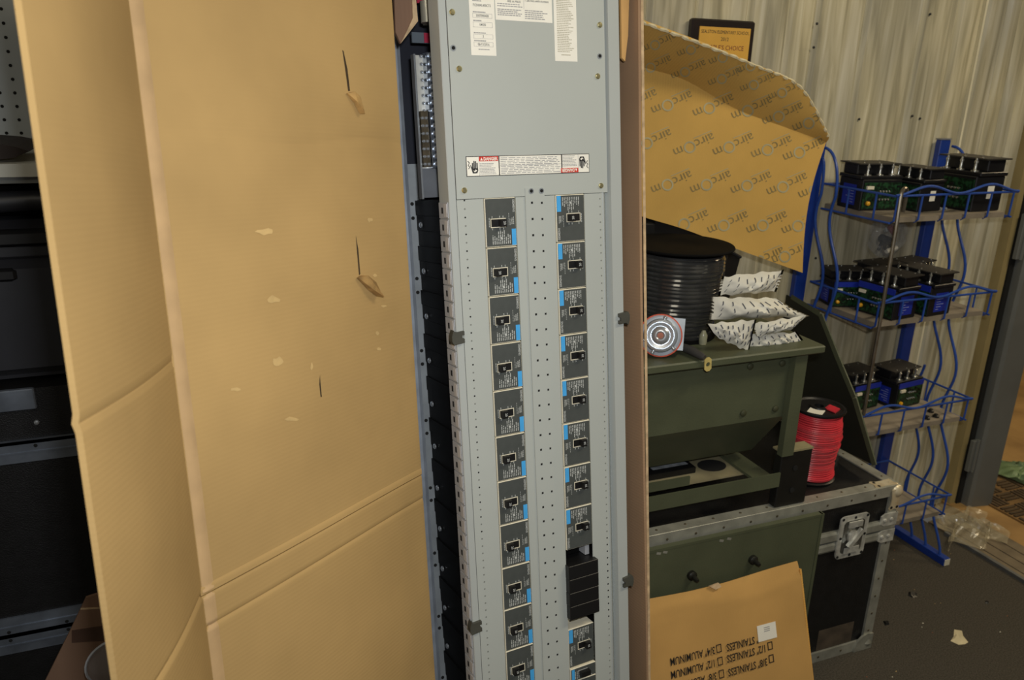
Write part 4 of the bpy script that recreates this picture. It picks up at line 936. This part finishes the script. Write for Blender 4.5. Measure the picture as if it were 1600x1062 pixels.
# ---- motor controllers
def controller(x, y, z, rz, label, pcb=True, strip=False, sticker='blue', s=1.0, studs=3, group='motor controllers on the blue rack'):
    t = thing('motor_controller', label, 'controller', M4.Translation((x, y, z+.0005)) @ M4.Rotation(rz, 4, 'Z') @ M4.Scale(s, 4), group=group)
    w, d, h = .066, .052, .088                      # half width, half depth, body height; front = -Y
    mb = MB(); mb.cbox((-w, -d, 0), (w, d, h), .002); mb.cbox((-w-.004, -d+.006, h), (w+.004, d+.002, h+.010), .0015); mb.build('heatsink_body', HEATS, t)
    mb = MB(); mb.cbox((-w*.93, -d*.25, h+.010), (w*.93, d*.95, h+.040), .002); mb.build('terminal_block', HEATS, t)
    mb = MB(); mb.box((-w-.004, -d*.62, h+.040), (w+.004, d+.006, h+.0435)); lp = mb.build('lid_plate', LIDPL, t)
    mb = MB()
    for sx in (-.75, 0, .75):
        for yy in (-d*.45, d*.8): mb.lathe([(.0028, 0), (.0026, .002), (.001, .003)], 8, M4.Translation((sx*w, yy, h+.0435)))
    mb.build('lid_screws', SOLDER, lp)
    st = MB(); st.lathe([(.010, 0), (.010, .003), (.0045, .004), (.0035, .008), (.0035, .020), (.0052, .021), (.0052, .026), (.003, .028), (.003, .032), (.001, .033)], 12)
    so = None
    for i in range(studs):
        xx = (-.62+1.24*i/(studs-1))*w
        if so is None: so = st.build('stud_terminal', SOLDER, t, True); so.location = (xx, -d*.62, h+.010)
        else: link('stud_terminal', so.data, t).location = (xx, -d*.62, h+.010)
    if pcb:
        pb = bx('circuit_board', (-w*.94, -d-.0022, .006), (w*.94, -d-.0004, h-.008), PCB, t); rn = random.Random(int(x*1000))
        mb = MB()
        for r_, n in ((.62, 4), (.36, 4)):
            for i in range(n): mb.lathe([(.0030, 0), (.0028, .003), (.001, .004)], 8, M4.Translation((-.1*w+i*.010, -d-.0022, h*r_)) @ M4.Rotation(math.pi/2, 4, 'X'))
        mb.build('solder_posts', SOLDER, pb, True)
        mb = MB(); mb.lathe([(.0065, 0), (.006, .006), (.002, .009)], 10, M4.Translation((-w*.66, -d-.0022, h*.24)) @ M4.Rotation(math.pi/2, 4, 'X')); mb.build('yellow_capacitor', YEL, pb, True)
        bx('white_connector', (-w*.84, -d-.008, h*.70), (-w*.5, -d-.0022, h*.80), CREAM, pb)
        mb = MB()
        for i in range(14): a = rn.uniform(-.85, .8)*w; q = rn.uniform(.1, .8)*h; mb.box((a, -d-.0045, q), (a+rn.uniform(.003, .008), -d-.0022, q+rn.uniform(.002, .006)))
        mb.build('chips', BLACKP, pb, kind='stuff')
    if strip:
        bx('blue_strip', (-w*.96, -d-.0032, h-.012), (w*.96, -d-.0004, h+.006), BLUELAB, t)
    for sx in (-1, 1):
        if sticker == 'blue':
            lb_ = bx('blue_label', (sx*w-.0006, -d*.5, h*.14), (sx*w+.0006, d*.62, h*.80), BLUELAB, t)
            mb = MB()
            for k in range(6):
                zz = h*(.22+.09*k); mb.box((sx*w-.0008, -d*.35, zz), (sx*w+.0008, -d*.35+d*(.25+.5*((k*7) % 5)/5), zz+.0012))
            mb.build('label_print', mat('pale label print', 'a9b2dc', .5, 0, 0), lb_)
        else: bx('white_sticker', (sx*w-.0006, -d*.1, h*.36), (sx*w+.0006, d*.35, h*.72), WHITEL, t)
    return t
z1, z2, z3 = SHELF[:3]
controller(1.796, 1.760, z1, -.12, 'black motor controller with green board and blue side label on the top rack shelf', s=.97)
controller(1.922, 1.722, z1, -math.pi/2+.05, 'black motor controller with white sticker overlapping its neighbour on the top rack shelf', sticker='white', s=.9)
controller(2.098, 1.700, z1, -math.pi/2+.03, 'black motor controller alone beside the blue post top on the top rack shelf', sticker='white', s=1.12)
controller(1.790, 1.792, z2, -.3, 'black motor controller with green board at the cardboard end of the second rack shelf', strip=True, s=.82)
controller(1.834, 1.669, z2, -math.pi/2+.12, 'black motor controller with blue label behind the hooked rod on the second rack shelf', strip=True, s=.95)
controller(1.968, 1.669, z2, -math.pi/2+.10, 'black motor controller with blue label at front centre of the second rack shelf', strip=True, s=.95)
controller(1.925, 1.790, z2, .06, 'dark motor controller tucked behind two others on the second rack shelf', s=.9)
controller(2.060, 1.788, z2, .2, 'dark motor controller at back of second rack shelf, before the blue post', strip=True, s=.9)
controller(2.050, 1.765, z3, .12, 'motor controller with blue side label standing in the middle of the third rack shelf', strip=True, s=.92)
controller(1.90, 1.790, z3, .1, 'motor controller half hidden by the olive gusset plate on the third rack shelf', strip=True, s=.9)
# loose screws on the top shelf
for i in range(6):
    p = AZ(1447+i*8+random.uniform(-2, 2), 327+random.uniform(-3, 3), z1+.001); mb = MB(); mb.lathe([(.006, 0), (.005, .004), (.0015, .005), (.001, .006)], 8, M4.Translation(p)); tag(mb.build('loose_nut', CHROME, None, True), 'small shiny loose nut lying between controllers on the top rack shelf', 'nut', 'loose nuts on the top shelf')
# hooked rod hanging from the basket rim
hr = MB(); hx, hy, hz = 1.738, 1.586, z1+.058
pts = [V((hx+.032, hy+.022, hz-.045)), V((hx+.034, hy+.022, hz-.01))] + [V((hx+.017+.017*math.cos(a), hy+.022-.014*(1-math.cos(a))/2, hz+.003+.017*math.sin(a))) for a in [i*math.pi/8 for i in range(1, 9)]] + [V((hx-.002, hy+.003, hz-.10)), V((hx-.006, hy-.002, hz-.32)), V((hx-.010, hy-.006, hz-.62))]
hr.tube(pts, .0052, 8); tag(hr.build('hooked_rod', mat('bare steel rod', '7d7567', .35, .8, .2, 20), None, True), 'long bare steel rod with a crook hung over the top shelf rim', 'rod')
# clear parts bag hung below the top shelf
rb_ = 0
pb_ = thing('parts_bag', 'clear plastic bag of small metal parts hanging below the top rack shelf', 'bag', loc=(1.83, 1.70, z1-.016))
def bagf(s, t):
    a = 2*math.pi*s; r = (.022+.030*math.sin(math.pi*min(1, t*.95+.05))**.8)*(1+.10*math.sin(5*a+t*9)+.06*math.sin(9*a-6*t)); 
    return (r*1.15*math.cos(a), r*.6*math.sin(a), -.115*t)
mb = MB(); mb.grid(bagf, 40, 20); mb.build('bag_film', BAGC, pb_, True)
mb = MB(); mb.tube([(-.006, -.01, -.098), (.028, -.012, -.088)], .007, 8); mb.build('tube_fitting', mat('white tube', 'cfcabc', .5, 0, .1, 20), pb_, True)
mb = MB(); mb.tube([(-.024, 0, -.06), (.004, -.004, -.07)], .012, 10); mb.build('connector', HEATS, pb_, True)
mb = MB(); mb.tube([(.006, .004, -.03), (.026, 0, -.05)], .009, 8); mb.build('red_part', mat('dark red part', '7c2f2a', .5, 0, .1, 20), pb_, True)
mb = MB()
for i in range(9): mb.tube([(-.03+.007*i, -.006+.01*math.sin(i*2), -.085-.012*math.sin(i*1.3)**2), (-.02+.006*i, .004, -.07-.02*math.cos(i)**2)], .0045, 6)
mb.build('dark_fittings', HEATS, pb_, True, kind='stuff')
mb = MB(); mb.tube([(.024, -.004, -.05), (.03, -.006, -.09)], .004, 6); mb.tube([(-.02, -.012, -.04), (-.024, -.008, -.03)], .006, 8); mb.build('bolt', CHROME, pb_, True)
# ================================================================== FLOOR BITS AND DOORWAY
def scrap(name, px, m, label, cat, h=.002, seed=0, group=None, z=0):
    rn = random.Random(seed); pts = [AZ(u, v, z+.001) for u, v in px]; c = sum(pts, V())/len(pts)
    mb = MB(); n = len(pts); lo = [p for p in pts]; mid = [c+(p-c)*.55+V((0, 0, h*rn.uniform(.3, 1))) for p in pts]
    mb.add(lo+mid+[c+V((0, 0, h*.5))], [(i, (i+1) % n, n+(i+1) % n, n+i) for i in range(n)]+[(n+i, n+(i+1) % n, 2*n) for i in range(n)]); o = mb.build(name, m)
    return tag(o, label, cat, group)
scrap('paper_scrap', ((1491, 983), (1503, 985), (1505, 993), (1513, 1003), (1508, 1006), (1498, 1007), (1485, 1001), (1490, 994)), mat('cream scrap', 'cfc3a0', .8, 0, .08, 30), 'torn cream paper scrap lying on the dark carpet', 'paper scrap', .005, 1)
scrap('rubber_chip', ((1420, 924), (1432, 926), (1434, 932), (1427, 934), (1419, 930)), BLACKP, 'flat black rubber chip on the carpet before the blue rack foot', 'chip', .006, 2)
scrap('rubber_chip', ((1380, 970), (1388, 970), (1390, 975), (1383, 977)), BLACKP, 'small black lump on the carpet beside the flight case', 'chip', .008, 3)
scrap('rubber_chip', ((1540, 938), (1545, 939), (1544, 943), (1539, 942)), BLACKP, 'tiny black crumb on the carpet beside the cream scrap and threshold', 'chip', .006, 4)
rn = random.Random(12)
for i in range(20):
    u, v = rn.uniform(1330, 1598), rn.uniform(850, 1060); p = AZ(u, v)
    if p.x > 2.34 or p.y > 1.34 and p.x < 1.70: continue
    s = rn.uniform(.0014, .003); mb = MB(); mb.add([p+V((s*math.cos(a)*rn.uniform(.5, 1.3), s*math.sin(a)*rn.uniform(.4, 1), .0006)) for a in [k*1.2566 for k in range(5)]]+[p+V((0, 0, .003))], [(k, (k+1) % 5, 5) for k in range(5)])
    tag(mb.build('lint_speck', rn.choice([CREAM, SCUFF, SCUFF, mat('orange crumb', '8a5a3c', .8, 0, .1, 30)])), 'tiny pale speck of lint or debris on the dark carpet', 'debris', 'specks on the carpet')
# ribbed mat in the next room: basket-weave bars
mt = thing('ribbed_mat', 'brown ribbed mat with basket-weave bars on the floor through the doorway', 'mat', loc=(3.05, 1.55, .004))
bx('backing', (-.36, -1.1, 0), (.9, .42, .006), mat('mat backing', '5d482c', .9, 0, .25, 9, col2='8a6a3e'), mt)
mb = MB(); rn = random.Random(6)
for i in range(16):
    for j in range(19):
        for k in range(4):
            x, y = -.355+i*.078, -1.095+j*.078
            if rn.random() < .12: continue
            if (i+j) % 2: mb.box((x+.004+k*.018, y+.003, .006), (x+.015+k*.018, y+.072, .011))
            else: mb.box((x+.003, y+.004+k*.018, .006), (x+.072, y+.015+k*.018, .011))
mb.build('bars', MATM, mt, kind='stuff')
def crumple(name, px, m, h, seed, z=.012):
    c = [AZ(u, v, z) for u, v in px]
    def f(s, t):
        p = (c[3]*(1-s)+c[2]*s)*(1-t)+(c[0]*(1-s)+c[1]*s)*t
        p = p+V((.03*math.sin(t*9+seed), .03*math.sin(s*11+seed), 0)); e = min(1, 6*min(s, 1-s, t, 1-t)+.05)
        p.z += h*e*(.5+.3*math.sin(s*19+seed+t*7)+.3*math.sin(t*23+s*13+seed)+.2*math.sin(s*47-t*31)); p.z = max(p.z, z-.002); return p
    mb = MB(); mb.grid(f, 44, 30); return mb.build(name, m, None, False)
tag(crumple('green_plastic_sheet', ((1560, 716), (1640, 730), (1650, 770), (1575, 752)), GREENS, .02, 2, .018), 'crumpled green plastic sheet on the brown floor beyond the doorway', 'plastic sheet')
tag(crumple('clear_film', ((1448, 792), (1530, 800), (1580, 845), (1480, 852)), SHEETC, .03, 5, .014), 'crumpled clear plastic film lying over the threshold by the door jamb', 'plastic film')
bx_ = bx('paper_card', (-.05, -.002, 0), (.05, .002, .11), CREAM); bx_.matrix_world = M4.Translation((2.12, 1.835, .0)) @ M4.Rotation(-.1, 4, 'X'); tag(bx_, 'pale card standing on the floor behind the blue rack foot', 'card')
# ================================================================== LEFT BACKGROUND
pg = thing('pegboard', 'grey perforated pegboard fixed to the wall above the shelf', 'pegboard', loc=(-.45, 1.884, 1.2))
bx('board', (-.75, -.004, .10), (.50, .003, 1.1), PEGM, pg)
mb = MB()
for i in range(18):
    for j in range(24): mb.lathe([(.0032, 0), (.0032, .0006)], 8, M4.Translation((-.27+i*.0254+.0105, -.004, .115+j*.0254)) @ M4.Rotation(math.pi/2, 4, 'X'))
mb.build('peg_holes', HOLE, pg, kind='stuff')
zs = AY(20, 258, 1.60).z
sh_ = thing('storage_shelf', 'off-white shelf with grey underside below the pegboard', 'shelf', loc=(-.4, 1.60, zs-.02))
bx('shelf_board', (-.6, 0, 0), (.42, .275, .022), SHELFW, sh_)
bx('under_rail', (-.6, .01, -.012), (.42, .03, 0), DOORG, sh_)
mb = MB(); a = [AY(u, v, 1.62) for u, v in ((-40, 209), (0, 212), (22, 216), (44, 223), (20, 233), (-40, 241))]
mb.prism(a, (0, .18, 0)); lowest = min(p.z for p in a); o = mb.build('folded_bag', mat('dark brown fabric', '2a211d', .8, 0, .15, 14)); o.location.z = zs+.0025-lowest; tag(o, 'dark brown wedge-shaped fabric bag lying on the off-white shelf', 'bag')
# stacked black flight cases
def side_case(name, label, x0, x1, y0, y1, z0, z1, split=None):
    t = thing(name, label, 'flight case', loc=((x0+x1)/2, y0, z0)); ox_ = (x0+x1)/2; h = z1-z0
    bx('body', (x0-ox_+.004, .004, .003), (x1-ox_-.004, y1-y0-.004, h-.003), LAM, t)
    for zz in (0, h-.040):
        mb = MB(); mb.box((x0-ox_, 0, zz), (x1-ox_, .006, zz+.040)); mb.box((x0-ox_, 0, 0 if zz == 0 else h-.004), (x1-ox_, .03, .004 if zz == 0 else h)); mb.box((x0-ox_, -.002, zz+.018), (x1-ox_, .002, zz+.021)); mb.build('edge_extrusion', mat('blue-grey aluminium', '7c8490', .4, .65, .2, 18), t)
    for xx in (x0-ox_, x1-ox_-.035): bx('edge_extrusion', (xx, -.0006, .04), (xx+.035, .006, h-.04), MATS['blue-grey aluminium'], t)
    mb = MB()
    for i in range(int((x1-x0)/.1)):
        for zz in (.009, h-.009): mb.lathe([(.0035, 0), (.003, .0015), (.001, .002)], 8, M4.Translation((x0-ox_+.04+i*.1, 0, zz)) @ M4.Rotation(math.pi/2, 4, 'X'))
    mb.build('rivets', HOLE, t); return t
zr = AY(60, 688, 1.56).z; zm = AY(60, 985, 1.56).z
lowc = side_case('flight_case', 'lower black flight case on the floor under the taller one, left of the carton', -.95, .10, 1.56, 1.86, 0, zm-.001)
upc = side_case('flight_case', 'tall black flight case stacked on another one, below the black tool case', -.95, .10, 1.56, 1.86, zm, zr)
bz = AY(30, 628, 1.60).z
rail_o = thing('rack_drawer', 'black rack drawer with an aluminium front lip on top of the tall flight case', 'drawer unit', loc=(-.5, 1.575, zr+.0005))
bx('shell', (-.42, .0, 0), (.45, .27, bz-zr+.033), LAM, rail_o)
xr = AY(52, 600, 1.57).x
bx('front_lip', (-.42, -.012, bz-zr-.004), (xr+.5, .0, bz-zr+.036), MATS['blue-grey aluminium'], rail_o, .002)
mb = MB(); p = AY(57, 660, 1.573); mb.lathe([(.005, 0), (.004, .003), (.001, .004)], 10, M4.Translation((p.x+.5, -.0005, p.z-zr-.0005)) @ M4.Rotation(math.pi/2, 4, 'X')); mb.build('screw', CHROME, rail_o, True)
eb = thing('equipment_bag', 'soft black equipment bag with a roll handle stuffed under the off-white shelf', 'bag', loc=(-.42, 1.72, 0))
zb0 = AY(60, 345, 1.63).z+.004
mb = MB(); mb.cbox((-.30, -.06, zb0), (.36, .15, zs-.047), .02); mb.build('body', BLACKP, eb, True)
mb = MB(); mb.tube([(-.2, -.075, zb0+.018), (.0, -.082, zb0+.026), (.16, -.084, zb0+.032), (.26, -.08, zb0+.028)], [.018, .02, .018, .014], 12); mb.build('roll_handle', BAGBLK, eb, True)
tcs = thing('tool_case', 'rounded black moulded tool case standing behind the carton flap, under the shelf', 'tool case', loc=(-.42, 1.66, bz+.034))
hz_ = AY(60, 345, 1.63).z-bz-.034
mb = MB(); mb.cbox((-.30, -.045, 0), (.34, .16, hz_), .03); mb.build('shell', BAGBLK, tcs, True)
mb = MB(); mb.cbox((.02, -.060, .01), (.30, -.03, hz_*.80), .02); mb.build('ribbed_front', BAGBLK, tcs, True)
mb = MB(); mb.cbox((-.30, -.055, hz_*.86), (.34, -.03, hz_*.96), .006); mb.build('lid_band', BLACKP, tcs, True)
mb = MB(); mb.cbox((-.1, -.066, hz_*.66), (.12, -.046, hz_*.74), .005); mb.build('handle', BLACKP, tcs, True)
# low brown carton with clear dome bottom left
lx = thing('open_brown_carton', 'dull brown open cardboard box with a slanted flap behind the big lid', 'carton', loc=(-.06, 1.36, 0))
zt = AY(150, 950, 1.36).z
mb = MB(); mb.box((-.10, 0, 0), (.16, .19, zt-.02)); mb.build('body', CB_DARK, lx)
a = [AY(u, v, 1.352) - V((-.06, 1.36, 0)) for u, v in ((134, 934), (150, 929), (205, 927), (215, 1075), (60, 1085), (112, 980))]
mb = MB(); mb.prism(a, (0, .006, 0)); fo_ = mb.build('slanted_flap', CB_DARK, lx)
a = [AY(u, v, 1.3508) - V((-.06, 1.36, 0)) for u, v in ((126, 950), (200, 946), (200, 948), (126, 952.5))]
mb = MB(); mb.prism(a, (0, .001, 0)); mb.build('fold_crease', CB_EDGE, fo_)
a = [AY(u, v, 1.3508) - V((-.06, 1.36, 0)) for u, v in ((112, 985), (200, 972), (200, 998), (112, 1004))]
mb = MB(); mb.prism(a, (0, .001, 0)); mb.build('packing_tape', mat('brown tape', '4e3a30', .35, 0, .1, 20), fo_)
dc = AY(198, 1035, 1.27)
dm = thing('clear_dome', 'smoky clear plastic dome with a bright rim resting by the brown box', 'dome', loc=tuple(dc))
def dmf(s, t):
    a = 2*math.pi*s; b = t*math.pi/2; r = .062*math.cos(b); return V((r*math.cos(a), -.045*math.sin(b), r*math.sin(a)*.85))
mb = MB(); mb.grid(dmf, 30, 10); mb.build('shell', DOME, dm, True)
mb = MB(); mb.tube([V((.062*math.cos(a), 0, .0527*math.sin(a))) for a in [i*2*math.pi/36 for i in range(37)]], .0022, 6); mb.build('rim', mat('bright clear rim', 'b5b8bd', .2, 0, .05, 30), dm, True)
